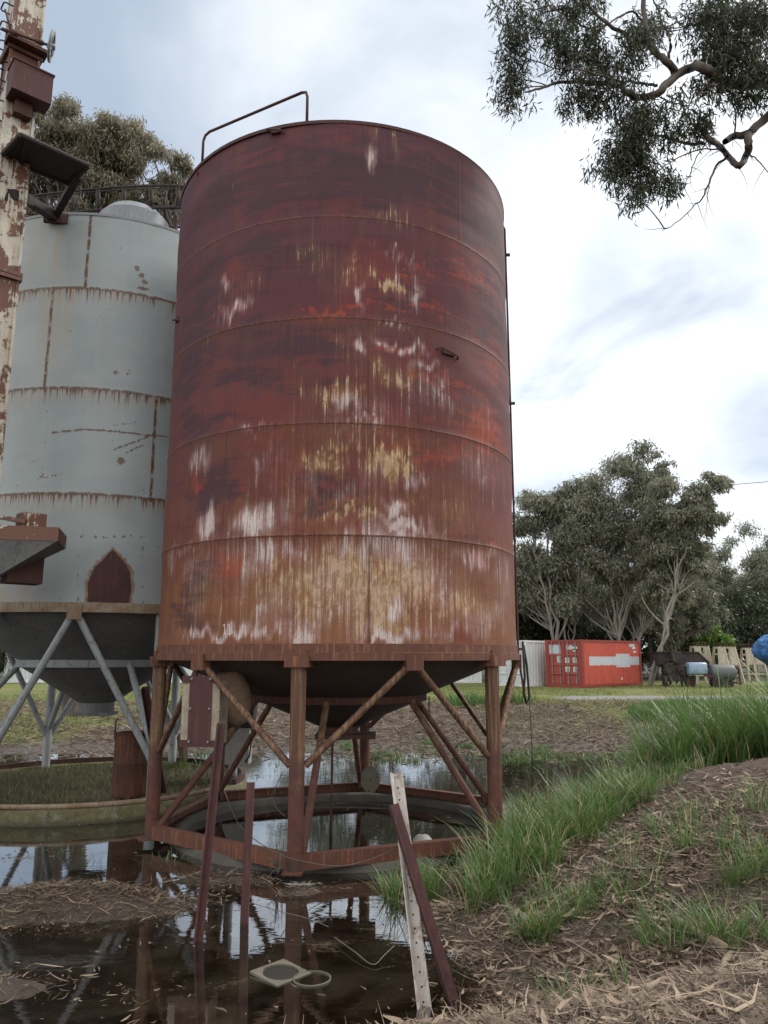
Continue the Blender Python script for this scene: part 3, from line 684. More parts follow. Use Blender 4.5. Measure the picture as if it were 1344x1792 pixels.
bb = MB(); p0 = around(SILO, FACE, LEG0, SR + .02, .045); p1 = around(SILO, FACE, LEG0 + 60, SR + .02, .045); e = (p1 - p0).normalized()
for off, zz_, hh, ww in ((0, .0, .14, .014), (-.045, .066, .012, .10), (-.045, -.066, .012, .10)):
    nrm = Vector((e.y, -e.x, 0)); bb.bar(p0 + e*.0 + nrm*off + Vector((0, 0, zz_)), p1 - e*.0 + nrm*off + Vector((0, 0, zz_)), ww, hh)
bb.box(p0 + Vector((0, 0, -.075)), (.19, .19, .016), Matrix.Rotation(R_(FACE + LEG0), 3, 'Z'))
beam = bb.build('base_beam', 'rust_band', main, False, O3)
for k in range(1, 6):
    for o in (leg, cap_, brk, beam, *braces): turned(o, k)
# hoop rail on the roof edge
q0 = cyl(354, 284, SILO, SR - .03); q1 = cyl(537, 217, SILO, SR - .03); q0[2] = q1[2] = 8.08
Q0, Q1 = Vector(q0), Vector(q1); up = Vector((0, 0, 1)); e = (Q1 - Q0).normalized(); HT = .46
pts = [Q0, Q0 + up*(HT - .10), Q0 + up*(HT - .03) + e*.03, Q0 + up*HT + e*.10, Q1 + up*HT - e*.08, Q1 + up*(HT - .02) - e*.02, Q1 + up*(HT - .09), Q1]
b = MB(); b.tube(pts, .017, 10); b.tube([Q0, Q0 + Vector((-.06, .02, -.10))], .012, 6); b.build('handrail', 'rust_maroon', main, True)
# bent rod handles on the wall, the number, the down pipe with its looped rope
for px, py, w_ in ((484, 231, .10), (783, 618, .15), (312, 560, .07)):
    c_ = Vector(cyl(px, py, SILO, SR)); nrm = (c_ - Vector((*SILO, c_.z))).normalized(); tg = Vector((-nrm.y, nrm.x, 0))
    b = MB(); b.tube([c_ - tg*w_ + up*.02, c_ - tg*w_*.9 + nrm*.06 + up*.02, c_ - tg*.2*w_ + nrm*.07 - up*.01, c_ + tg*w_*.8 + nrm*.05 - up*.03, c_ + tg*w_ - up*.035], .012, 6)
    b.box(c_ + nrm*.012, (.03, w_*1.2, .05), Matrix.Rotation(math.atan2(nrm.y, nrm.x), 3, 'Z')); b.build('rod_handle', 'rust_dark', main, False)
b = MB()
for dx in (-4, 4):
    for (x0, y0, x1, y1, tk) in ((0, -9, 0, 9, .009), (-3.4, -5.5, 0, -9, .007), (-2.2, 9, 2.2, 9, .007)):
        a_ = Vector(cyl(397 + dx + x0, 1101 + y0, SILO, SR + .016)); c_ = Vector(cyl(397 + dx + x1, 1101 + y1, SILO, SR + .016)); b.bar(a_, c_, .004, tk, (0, -1, .1))
b.build('number_marking', 'mark_white', main)
b = MB(); pz = lambda z, r=.028: around(SILO, FACE, 83, SR + r, z)
b.tube([pz(8.06, .0), pz(8.0), pz(5), pz(2.0), pz(1.45, .10)], .014, 8)
for z in (7.6, 5.4, 3.2, 2.1): b.bar(pz(z, -.02), pz(z, .09), .04, .03)
b.build('down_pipe', 'rust_dark', main, True, None, 40)
b = MB(); b.tube([pz(2.2, .09), pz(1.75, .10), pz(1.55, .08), pz(1.42, .11), pz(1.50, .15), pz(1.9, .13), pz(2.15, .10)], .016, 6); b.tube([pz(1.9, .14), pz(.9, .16), pz(.28, .14)], .006, 5); b.build('hanging_rope', 'wire_dark', main, True)
# the boxed chute under the left side of the hopper
xb = at(350, 1240, 8.30); fx = Matrix.Rotation(R_(FACE + 90 - 14), 3, 'Z'); cx = Vector(xb)
loc = lambda x, y, z: cx + fx @ Vector((x, y, z))
b = MB(); b.box(loc(0, .13, -.035), (.42, .24, .65), fx); ib = b.build('chute_box', 'cream_paint', main)
b = MB(); b.box(loc(0, .003, -.03), (.25, .012, .65), fx); b.box(loc(0, .004, .30), (.43, .010, .07), fx); b.box(loc(0, .004, -.355), (.43, .010, .07), fx); b.build('cover_plate', 'rust_maroon', ib)
for x_ in (-.105, .105):
    for z_ in (-.335, .0, .305):
        b = MB(); b.lathe([(.0, .02), (.011, .02), (.013, .0)], 8, loc(x_, -.004, z_), axis=Matrix.Rotation(R_(90), 3, 'X')); b.build('bolt_head', 'zinc', ib)
b = MB(); b.tube([loc(.08, .42, .36), loc(.10, .44, .28), loc(.14, .46, .14), loc(.19, .48, -.02), loc(.23, .50, -.14), loc(.25, .51, -.20)], [.16, .20, .225, .20, .13, .09], 22); b.build('spout', 'tan_metal', ib, True)
# chain hanging from the hopper ring
b = MB(); c0 = Vector(at(751, 1222, 9.5))
for k in range(7):
    c_ = c0 - Vector((0, 0, .035*k)); rot = Matrix.Rotation(R_(90*(k % 2)), 3, 'Z')
    b.tube([c_ + rot @ Vector((.011*cos(t), 0, .022*sin(t))) for t in np.linspace(0, 2*pi, 9)], .005, 5, False)
b.build('chain', 'wire_dark', main, True)

# grey silo
B2 = blob(GREY, GR, GFACE)
def line(pts, w, st=.8, B_=B2):
    o = []
    for (x0, y0), (x1, y1) in zip(pts, pts[1:]):
        nn = max(int(math.hypot(x1-x0, y1-y0) / (w*1.1)), 1); o += [B_(x0 + (x1-x0)*k/nn, y0 + (y1-y0)*k/nn, w, w, st) for k in range(nn + 1)]
    return o
ch = line([(92,757),(150,751),(210,755),(262,762),(300,764)], 2.6, .75) + line([(200,786),(232,775),(258,765)], 2.6, .7) + line([(215,795),(250,779)], 2.4, .6)
ch += [B2(*t) for t in ((212,806,10,8,.75), (203,652,8,6,.6), (224,652,5,8,.6), (240,470,6,6,.75), (248,482,7,6,.75), (254,494,8,5,.75), (213,434,5,5,.55), (78,775,4,4,.5), (100,775,4,4,.5), (75,830,4,8,.5), (250,505,12,4,.8))]
ch += line([(200,745),(240,738)], 1.8, .5) + line([(66,838),(112,828)], 1.8, .55) + line([(75,815),(70,838)], 1.8, .5) + line([(50,810),(70,804)], 2, .5)
ch += [B2(px, 938, 5, 5, .62) for px in (143,)] + [B2(px, 939, r, 5, .56) for px, r in ((167,5),(184,7),(200,5),(217,7),(230,5),(250,6))]
ch += [B2(137, py, 3, 8, .58) for py in (972, 1008, 1022, 1048)] + [B2(250, py, 3, 7, .55) for py in (960, 974, 990, 1028, 1052)]
st = [B2(*t) for t in ((100,430,10,80,.9), (60,430,20,80,.7), (90,560,30,80,.7), (20,1040,50,30,1.0), (70,900,80,40,.3), (30,700,30,90,.4), (100,660,40,20,.3))]
grey = thing('grain_silo', (*GREY, 0), 'pale grey grain silo with rust streaked seams behind the rusty elevator duct', 'silo')
gsh = sheet_cylinder('shell', GREY, GR, 2.70, 8.50, GFACE, 'grey_paint', {'ch': ch, 'st': st}, grey, .026, .017, 12, 1.54, 2.70)
b = MB(); b.lathe([(GR + .012, 8.49), (GR + .014, 8.53), (GR - .05, 8.54), (.55, 9.02), (.5, 9.02)], 96, (*GREY, 0)); b.build('roof', 'zinc', grey, True, auto=35)
b = MB(); cpx = at(236, 372, 12.4); b.lathe([(.60, cpx[2] - .75), (.60, cpx[2] - .22), (.46, cpx[2] - .06), (.24, cpx[2] + .05), (.02, cpx[2] + .09)], 48, (cpx[0], cpx[1], 0)); b.build('roof_cap', 'zinc', grey, True, auto=40)
b = MB(); b.lathe([(GR - .02, 2.73), (GR + .03, 2.735), (GR + .035, 2.60), (GR - .06, 2.598), (GR - .06, 2.63)], 128, (*GREY, 0)); b.build('rim_band', 'rim_rusty', grey, True, auto=35)
b = MB(); b.lathe([(GR - .05, 2.64), (1.20, 1.95)], 96, (*GREY, 0)); b.lathe([(1.17, 1.86), (.26, 1.28), (.25, 1.28)], 64, (*GREY, 0)); gh = b.build('hopper', 'hopper_grey', grey, True, auto=30)
b = MB(); b.lathe([(1.18, 1.96), (1.23, 1.96), (1.23, 1.85), (1.16, 1.85)], 64, (*GREY, 0)); b.build('hopper_ring', 'brace_grey', gh, True, auto=30)
b = MB(); b.lathe([(.27, 1.30), (.27, 1.12), (.22, 1.12)], 24, (*GREY, 0)); b.box((GREY[0], GREY[1], 1.11), (.55, .5, .05)); b.build('outlet_gate', 'hopper_grey', gh)
G3 = (*GREY, 0); GL = 21
b = MB(); b.tube([around(GREY, GFACE, GL, GR - .06, z) for z in (.0, 1., 2.6)], .07, 16); gl_ = b.build('leg', 'brace_grey', grey, True, G3, 40)
M = Matrix.Rotation(R_(GFACE + GL - 30), 3, 'Z'); b = MB(); b.box(around(GREY, GFACE, GL - 30, GR + .0, 2.60), (.12, .19, .20), M); gk = b.build('brace_bracket', 'rim_rusty', grey, False, G3)
gb = []
for s_ in (1, -1):
    b = MB(); b.tube([around(GREY, GFACE, GL - 30 + s_*1.5, GR - .01, 2.52), around(GREY, GFACE, GL - 30 + s_*29, GR - .06, .62)], .048, 10); gb.append(b.build('brace', 'brace_grey', grey, True, G3, 40))
b = MB(); b.tube([around(GREY, GFACE, GL, 1.2, 1.9), around(GREY, GFACE, GL, GR - .1, .75)], .05, 10); gb.append(b.build('brace', 'brace_grey', grey, True, G3, 40))
for k in range(1, 6):
    for o in (gl_, gk, *gb): turned(o, k)
# torn arch shaped patch at the foot of the wall
arch = [(152,1056),(153,1020),(160,1000),(172,985),(186,972),(197,960),(208,972),(220,986),(229,1002),(230,1030),(225,1056)]
def arch_mesh(grow, off, jag, seed):
    rg = random.Random(seed); cx_, cy_ = 190, 1018; ring = []
    for (ax, ay), (bx, by) in zip(arch, arch[1:]):
        for k in range(6):
            x_ = ax + (bx-ax)*k/6; y_ = ay + (by-ay)*k/6; g = grow + rg.uniform(-jag, jag); L = math.hypot(x_-cx_, y_-cy_)
            ring.append((x_ + (x_-cx_)/L*g, min(y_ + (y_-cy_)/L*g, 1057)))
    ring.append(arch[-1]); vs = []; rows = 10
    for t in np.linspace(0, 1, rows + 1):
        for x_, y_ in ring: vs.append(cyl(cx_ + (x_-cx_)*t, cy_ + (y_-cy_)*t, GREY, GR + off))
    m = len(ring); fs = [(i*m+k, i*m+k+1, (i+1)*m+k+1, (i+1)*m+k) for i in range(rows) for k in range(m - 1)] + [(i*m+m-1, i*m, (i+1)*m, (i+1)*m+m-1) for i in range(rows)]
    return MB().add(vs, fs)
arch_mesh(4.0, .010, 2.4, 1).build('torn_edge', 'rim_rusty', grey)
arch_mesh(-1, .016, 1.0, 2).build('patch_panel', 'rust_maroon', grey)

# ------------------------------------------------------------------ bucket elevator at the left
ELX = Vector((-5.06, 9.35, 0)); ER = Matrix.Rotation(R_(41), 3, 'Z'); EW = .36
def el(x, y, z): return ELX + ER @ Vector((x, y, 0)) + Vector((0, 0, z))   # local: -y face looks right-front, -x face left-front
elev = thing('grain_elevator', (ELX.x, ELX.y, 0), 'tall square elevator duct with flaking cream paint in front of the grey silo', 'elevator')
b = MB(); hw = EW/2
for z0, z1 in ((-.15, 3.4), (3.4, 6.9), (6.9, 10.2), (10.2, 13.6)):
    b.box(el(0, 0, (z0+z1)/2), (EW, EW, z1 - z0 - .006), ER)
    for sx in (-1, 1):
        for sy in (-1, 1): b.box(el(sx*hw, sy*hw, (z0+z1)/2), (.035, .035, z1 - z0 - .05), ER)
    b.box(el(0, 0, z1 - .03), (EW + .09, EW + .09, .05), ER); b.box(el(0, 0, z1 + .03), (EW + .09, EW + .09, .05), ER)
b.build('duct', 'duct_flaking', elev)
for k in range(26):                                   # U-shaped rungs up the narrow face
    z = 5.2 + .30*k; b = MB()
    b.tube([el(-hw, .12, z), el(-hw - .10, .12, z), el(-hw - .12, .10, z), el(-hw - .12, -.04, z), el(-hw - .10, -.06, z), el(-hw, -.06, z)], .011, 6)
    b.build('rung', 'rust_dark', elev, True)
b = MB(); b.box(el(.06, -hw - .17, 9.57), (.50, .28, .44), ER); b.box(el(.06, -hw - .17, 9.79), (.53, .31, .02), ER); b.build('motor_box', 'rust_maroon', elev)
b = MB(); b.box(el(.02, -hw - .05, 9.28), (.22, .16, .25), ER); b.build('motor_mount', 'rust_dark', elev)
b = MB(); b.box(el(0, -hw - .05, 10.23), (EW + .16, .22, .05), ER); b.bar(el(-hw - .2, -hw - .1, 10.2), el(-hw - .2, hw, 10.2), .06, .05); b.build('bearing_shelf', 'rust_old', elev)
# hand wheel on a long shaft
hc = Vector(at(90, 81, 9.05)); ax = (ER @ Vector((1, -.35, -.12))).normalized(); up = Vector((0, 0, 1)); u = (up - ax*up.dot(ax)).normalized(); w_ = ax.cross(u)
b = MB(); b.tube([hc + (u*cos(t) + w_*sin(t))*.19 for t in np.linspace(0, 2*pi, 33)], .020, 8, False)
for t in (.5, .5 + 2*pi/3, .5 + 4*pi/3): b.tube([hc, hc + (u*cos(t) + w_*sin(t))*.18], .014, 6)
b.tube([hc - ax*.05, hc + ax*.05], .04, 12); hwl = b.build('hand_wheel', 'zinc', elev, True)
b = MB(); b.tube([hc, hc - ax*.62], .018, 8); b.tube([hc - ax*.10, hc - ax*.2], .032, 8); b.tube([hc - ax*.42, hc - ax*.5], .04, 8)
b.tube([hc - ax*.5, hc - ax*.6 + up*.3], .014, 6); b.build('shaft', 'rust_dark', hwl, True)
# platform bracketed out toward the grey silo
P = [Vector(atz(px, py, 8.55)) for px, py in ((36,236), (155,290), (122,322), (0,275))]
nrm = (P[1]-P[0]).cross(P[3]-P[0]).normalized()
if nrm.z < 0: nrm = -nrm
b = MB(); b.add(P + [p + nrm*.03 for p in P], [(0,1,2,3), (7,6,5,4), (0,4,5,1), (1,5,6,2), (2,6,7,3), (3,7,4,0)])
for i_ in range(4): b.tube([P[i_], P[(i_+1) % 4]], .035, 8)
tray = b.build('platform', 'machine_dark', elev)
b = MB(); ft = Vector(at(95, 380, 10.42)); b.bar(P[2].lerp(P[1], .45), ft, .10, .07); b.bar(P[2].lerp(P[3], .75), Vector(at(8, 352, 9.2)), .09, .06)
b.bar(Vector(at(18, 340, 9.2)), Vector(at(50, 352, 9.7)), .15, .13); b.bar(Vector(at(50, 350, 9.7)), ft, .13, .11)
b.bar(P[2].lerp(P[3], .72), P[0].lerp(P[1], .1), .06, .06); b.build('platform_bracket', 'machine_dark', elev)
b = MB(); b.box(ft + Vector((.03, .0, -.02)), (.34, .06, .16), Matrix.Rotation(R_(GFACE + 90 - 8), 3, 'Z')); b.build('saddle_plate', 'rust_dark', elev)
# inlet hopper low on the duct
Ya, Yb = 9.1, 9.7
T = [Vector(at(*t)) for t in ((-60,918,8.9), (98,926,9.25), (100,944,9.25), (-60,944,8.9))]
top0 = at(98, 924, 9.2); zt_, zb_ = top0[2], top0[2] - .17
q = [Vector((-5.5, 8.75, 0)), Vector((-3.93, 9.15, 0)), Vector((-4.12, 9.85, 0)), Vector((-5.5, 9.6, 0))]
low = [Vector((-5.5, 9.0, zb_ - .40)), Vector((-4.62, 9.2, zb_ - .40)), Vector((-4.70, 9.5, zb_ - .40)), Vector((-5.5, 9.4, zb_ - .40))]
ih = MB(); vs = [p + Vector((0, 0, zt_)) for p in q] + [p + Vector((0, 0, zb_)) for p in q]
ih.add(vs, [(0,4,5,1), (1,5,6,2), (2,6,7,3), (3,7,4,0), (0,1,2,3)]); hb = ih.build('inlet_hopper', 'duct_flaking', elev)
s2 = MB(); ins = [p*.985 + sum(q, Vector())/4*.015 + Vector((0, 0, zb_)) for p in q]
s2.add(ins + low, [(0,4,5,1), (1,5,6,2), (2,6,7,3), (3,7,4,0), (4,7,6,5)]); s2.build('hopper_underside', 'hopper_grey', hb)
b = MB(); c_ = Vector((-4.62, 9.42, zt_ + .12)); b.bar(c_ + Vector((-.5, 0, .12)), c_ + Vector((.14, .05, .0)), .08, .05); b.tube([c_ + Vector((-.32, 0, -.1)), c_ + Vector((-.30, 0, .1))], .06, 10)
b.box(c_ + Vector((.12, .22, -.01)), (.30, .25, .28), ER); b.build('inlet_arm', 'duct_flaking', hb)
b = MB(); b.box(Vector((-4.55, 9.62, zb_ - .30)), (.42, .3, .34), ER); b.build('chute_mouth', 'rust_dark', hb)

# catwalk railing over the grey silo
cw = thing('catwalk', tuple(at(200, 372, 12.2)), 'dark steel catwalk with hand rails crossing above the roof of the grey silo', 'catwalk')
pr = [(40,346,382), (95,338,374), (150,332,369), (200,328,365), (262,325,364), (306,325,363), (345,328,364)]
def cwp(px, py, dy=0): p = Vector(at(px, py, 12.1)); return p + Vector((0, dy, 0))
for dy, nm in ((0, 'guard_rail'), (.62, 'guard_rail')):
    b = MB(); b.tube([cwp(a_, t_, 0) + Vector((0, dy, 0)) for a_, t_, _ in pr], .024, 6); b.tube([cwp(a_, t_ + 3, 0) + Vector((0, dy, -.02)) for a_, t_, _ in pr], .012, 6)
    b.tube([cwp(a_, l_, 0) + Vector((0, dy, 0)) for a_, _, l_ in pr], .024, 6)
    for px in (64, 84, 126, 131, 170, 174, 215, 219, 262, 266, 309, 314):
        t_ = np.interp(px, [p[0] for p in pr], [p[1] for p in pr]); l_ = np.interp(px, [p[0] for p in pr], [p[2] for p in pr])
        b.tube([cwp(px, t_) + Vector((0, dy, 0)), cwp(px, l_) + Vector((0, dy, 0))], .018, 6)
    b.build(nm, 'machine_dark', cw, True)
b = MB()
for px in range(48, 345, 9):
    l_ = np.interp(px, [p[0] for p in pr], [p[2] for p in pr]); b.tube([cwp(px, l_), cwp(px, l_) + Vector((0, .62, 0))], .008, 4)
b.build('walkway_grating', 'machine_dark', cw)
for px in (110, 200, 300):
    b = MB(); p = cwp(px, np.interp(px, [p[0] for p in pr], [p[2] for p in pr])); b.bar(p + Vector((0, .3, 0)), Vector((p.x, p.y + .3, 8.6)), .05, .05); b.build('support_post', 'rust_dark', cw)

# ------------------------------------------------------------------ posts and scrap round the pools
def gz(x, y): return float(height(np.array([x]), np.array([y]))[0])
def post(name, foot, top, kind, matn, label, cat='post', w=.06, roll=0.0):
    b = MB(); a_ = Vector(foot); c_ = Vector(top)
    if kind == 'angle': b.angle(a_, c_, w, .008, (0, -1, .05), roll=roll)
    else: b.bar(a_, c_, w, w*.8, (0, -1, .05))
    o = b.build(name, matn, None, False, foot); return tag(o, label, cat), a_, c_
f1 = atz(742, 1775, -.14); t1 = at(692, 1353, 5.75)
o, a_, c_ = post('steel_post', f1, t1, 'angle', 'post_white', 'white painted angle post with a row of bolt holes before the ring pool', 'post', .07, R_(-20))
d_ = (c_ - a_); b = MB(); fr = Vector((.02, -1, .05)).normalized()
side = d_.normalized().cross(fr).normalized(); Q = Matrix.Rotation(R_(-20), 3, d_.normalized())
for k in range(17):
    p = a_ + d_*(.05 + .055*k); nf = Q @ (side.cross(d_.normalized())) ; sd2 = Q @ side
    b.lathe([(.007, .001), (.0, .0015)], 8, p + (Vector((0, -1, 0)) * .028) + sd2*.006, axis=Vector((0, -1, .1)).to_track_quat('Z', 'Y').to_matrix())
b.build('bolt_hole', 'hole_black', o)['kind'] = 'stuff'
f2 = atz(793, 1758, -.12); t2 = at(686, 1408, 5.55)
post('steel_post', f2, t2, 'angle', 'rust_maroon', 'dark maroon steel angle leaning across the white holed post', 'post', .078, R_(15))
f3 = atz(344, 1664, -.16); t3 = at(386, 1266, 6.55)
post('steel_post', f3, t3, 'angle', 'rust_maroon', 'long maroon angle post rising from the front pool before the left legs', 'post', .055, R_(-10))
f4 = atz(427, 1628, -.16); t4 = at(439, 1369, 6.85)
post('steel_post', f4, t4, 'bar', 'rust_maroon', 'short square maroon stake standing in the front pool left of the nearest leg', 'post', .062)
post('steel_post', atz(283, 1390, .1), at(252, 1203, 10.8), 'angle', 'rust_maroon', 'thin maroon post behind the leftmost leg of the red silo', 'post', .09)
post('timber_stake', atz(322, 1330, .12), at(318, 1290, 13.2), 'bar', 'deadwood', 'short weathered timber stake behind the boxed chute', 'stake', .13)
# octagonal plate
dc = Vector(at(648, 1364, 11.9)); b = MB(); oc = [dc + Vector((cos(pi/8 + k*pi/4)*.150, 0, sin(pi/8 + k*pi/4)*.20)) for k in range(8)]
b.add(oc + [p + Vector((0, .012, 0)) for p in oc], [tuple(range(7, -1, -1)), tuple(range(8, 16))] + [(k, (k+1) % 8, 8 + (k+1) % 8, 8 + k) for k in range(8)])
disc = b.build('octagonal_plate', 'cream_plastic'); tag(disc, 'pale octagonal plate with bolt holes leaning on the far corner of the base frame', 'plate')
b = MB()
for x_, z_, r_ in ((0, 0, .016), (-.10, .0, .011), (.10, .03, .011), (0, .16, .011), (-.02, -.16, .011)): b.lathe([(r_, .001), (0, .0015)], 10, dc + Vector((x_, -.003, z_)), axis=Matrix.Rotation(R_(90), 3, 'X'))
b.build('bolt_hole', 'hole_black', disc)['kind'] = 'stuff'
# open steel drum standing on the mossy ring
dcx = atz(227, 1391, .10); b = MB(); hD = at(227, 1281, dcx[1])[2] - .10; r = .245
b.lathe([(r, 0), (r + .004, .03), (r, .05), (r, hD*.5), (r + .006, hD*.52), (r, hD*.54), (r, hD - .02), (r + .01, hD - .01), (r, hD), (r - .012, hD), (r - .012, .04), (0, .04)], 36, tuple(dcx))
drum = b.build('open_drum', 'rust_old', None, True, tuple(dcx), 40); tag(drum, 'rusty open topped steel drum standing on the edge of the mossy ring', 'drum')
b = MB(); p = Vector(dcx) + Vector((-r*.95, -.08, hD)); b.tube([p + Vector((0, 0, -.1)), p + Vector((0, 0, .17)), p + Vector((.02, 0, .19)), p + Vector((.04, 0, .17))], .012, 6); b.build('rod_hook', 'rust_dark', drum, True)
# rusty pipe lying along the ring
b = MB(); pts = [around(GREY, GFACE, p_, 2.36, .115 + .006*math.sin(p_)) for p_ in np.linspace(-75, 47, 40)]; b.tube(pts, .035, 10)
tag(b.build('bent_pipe', 'rim_rusty', None, True), 'rusty pipe bent round the top of the mossy concrete ring', 'pipe')
b = MB(); pts = [around(GREY, GFACE, p_, 2.36, .12) for p_ in np.linspace(60, 250, 50)]
for a0, a1 in zip(pts, pts[1:]): b.bar(a0, a1, .07, .09)
tag(b.build('kerb_strip', 'rust_dark', None), 'dark steel strip round the back of the mossy concrete ring', 'kerb')
# black box on a pale tank behind the chute
jc = atz(416, 1346, .10); yb = jc[1] - 1.2
jug = thing('control_cabinet', tuple(at(412, 1338, yb)), 'black topped cabinet on a pale grey tank standing behind the boxed chute', 'cabinet')
c0 = Vector(at(412, 1338, yb)); k_ = yb / 1366
b = MB(); b.box(c0 + Vector((0, .15, 30*k_)), (44*k_, .30, 60*k_)); b.tube([c0 + Vector((0, .15, 60*k_)), c0 + Vector((0, .15, 64*k_))], .1, 12); b.build('tank', 'grey_plastic', jug)
b = MB(); b.box(c0 + Vector((2*k_, .15, 92*k_)), (54*k_, .34, 60*k_), Matrix.Rotation(R_(4), 3, 'Y')); b.box(c0 + Vector((0, .13, 123*k_)), (60*k_, .40, 4*k_), Matrix.Rotation(R_(9), 3, 'Y')); b.build('box', 'black_rubber', jug)
b = MB(); b.tube([c0 + Vector((22*k_, -.02, 80*k_)), c0 + Vector((28*k_, -.04, 50*k_)), c0 + Vector((24*k_, -.04, 14*k_)), c0 + Vector((17*k_, -.02, 4*k_))], .012, 6); b.build('hose', 'black_rubber', jug, True)
# square flange and hoop lying in the shallow water
fl = Vector(atz(491, 1704, -.103)); b = MB(); Q = Matrix.Rotation(R_(47), 3, 'Z') @ Matrix.Rotation(R_(3), 3, 'X'); o_ = []; i_ = []
for k in range(32):
    a = 2*pi*k/32; u, v = cos(a), sin(a); m_ = .148/max(abs(u), abs(v)); o_.append((u*m_, v*m_)); i_.append((u*.122, v*.122))
vs = [fl + Q @ Vector((u, v, z)) for z in (.012, -.004) for u, v in o_] + [fl + Q @ Vector((u, v, z)) for z in (.012, -.003) for u, v in i_]
fs = []
for k in range(32):
    j = (k + 1) % 32; fs += [(k, j, 64 + j, 64 + k), (32 + k, 32 + j, j, k), (64 + k, 64 + j, 96 + j, 96 + k)]
b.add(vs, fs); b.lathe([(0, .002), (.123, .002)], 32, tuple(fl), mi=1)
tag(b.build('square_flange', ['cream_plastic', 'hole_black'], None), 'cream square flange with a round black opening lying in the front pool', 'flange')
hc_ = Vector(atz(546, 1714, -.105)); b = MB(); b.lathe([(.125, -.04), (.128, .010), (.121, .012), (.117, -.02)], 32, tuple(hc_)); b.lathe([(0, -.006), (.118, -.006)], 32, tuple(hc_), mi=1)
tag(b.build('pipe_collar', ['cream_plastic', 'hole_black'], None, True, None, 40), 'round cream rimmed pipe collar half sunk beside the square flange', 'collar')
# a pale stone in the pool, wires
b = MB(); sc_ = Vector(at(739, 1436, 9.4)); rg = random.Random(4)
sc_.z = -.09; b.lathe([(.02, .085), (.07, .07), (.11, .03), (.12, -.03)], 12, tuple(sc_)); tag(b.build('stone', 'grey_plastic', None, True), 'pale rounded stone at the right edge of the ring pool', 'stone')
def wire(px, matn, label, r=.004):
    P = [Vector(at(*t)) for t in px]; pts = []
    for i in range(len(P) - 1):
        p0, p1, p2, p3 = P[max(i-1, 0)], P[i], P[i+1], P[min(i+2, len(P)-1)]
        for t in np.linspace(0, 1, 6, endpoint=False): pts.append(.5*((2*p1) + (p2-p0)*t + (2*p0-5*p1+4*p2-p3)*t*t + (3*p1-p0-3*p2+p3)*t**3))
    pts.append(P[-1]); b = MB(); b.tube(pts, r, 5); return tag(b.build('wire', matn, None, True), label, 'wire')
wire(((393,1385,6.7), (420,1445,6.9), (470,1485,7.2), (520,1505,7.6), (600,1515,7.9), (680,1490,8.0), (735,1440,7.2)), 'wire_pale', 'thin wire sagging between the maroon post and the white post')
wire(((470,1402,9.0), (495,1350,9.2), (478,1400,8.6), (500,1430,8.4)), 'wire_pale', 'short loose wire loop hanging behind the nearest leg', .003)
wire(((585,1640,6.3), (620,1665,6.0), (652,1688,5.8), (672,1672,5.9), (690,1655,6.0)), 'wire_pale', 'pale bent wire lying on the front pool', .004)
wire(((440,1580,6.6), (480,1592,6.6), (540,1608,6.5), (575,1622,6.4)), 'wire_pale', 'straight thin wire lying on the water in front of the base frame', .003)
b = MB(); p = Vector((-.66, 10.2, 0)); b.tube([p + Vector((.02, -.3, 1.02)), p + Vector((.01, -.3, -.2))], .016, 6); tag(b.build('steel_rod', 'rust_dark', None, True), 'thin steel rod standing under the outlet of the red silo', 'rod')
# dead straw tied at the foot of the nearest leg
b = MB(); rg = random.Random(8); base = around(SILO, FACE, LEG0 - 3, SR + .06, .02)
for k in range(26):
    d_ = Vector((rg.uniform(-.10, .05), rg.uniform(-.10, .02), rg.uniform(-.10, .28))); p = base + Vector((rg.uniform(-.05, .03), rg.uniform(-.03, .03), 0)); b.tube([p, p + d_*.6 + Vector((0, -.01, .02)), p + d_], [.004, .003, .001], 4)
tag(b.build('straw_tuft', 'wire_pale', None), 'dry straw tuft caught at the foot of the nearest silo leg', 'straw')
# fallen limbs on the near right bank
def log(px, r0, r1, label, seed):
    pts = []
    for (x_, y_) in px:
        z = .25
        for _k in range(6): p = atz(x_, y_, z); z = .5*z + .5*(gz(p[0], p[1]) + r0*.8)
        pts.append(Vector(p))
    out = []; rg = random.Random(seed)
    for a_, c_ in zip(pts, pts[1:]):
        for t in (0, .33, .66): out.append(a_.lerp(c_, t) + Vector((rg.uniform(-1, 1), rg.uniform(-1, 1), rg.uniform(-.3, .6)))*r0*.35)
    out.append(pts[-1]); b = MB(); b.tube(out, [r0 + (r1 - r0)*k/(len(out)-1)*(1) for k in range(len(out))], 9); return tag(b.build('fallen_branch', 'deadwood', None, True), label, 'branch')
log([(1180,1608), (1212,1630), (1272,1662)], .038, .030, 'short broken grey stick pointing up the near bank', 1)
log([(1278,1670), (1258,1715), (1236,1755), (1228,1775)], .022, .016, 'forked peeling stick at the near right corner', 2)
log([(1100,1790), (1180,1775), (1230,1740), (1270,1690)], .020, .014, 'long pale curved stick along the bottom of the near bank', 3)
log([(880,1634), (930,1628), (985,1622)], .012, .008, 'slim straw coloured stick lying beside the white post on litter', 4)
log([(1000,1545), (1018,1500), (1040,1485)], .014, .008, 'small upright snapped stick in the grass of the near bank', 5)

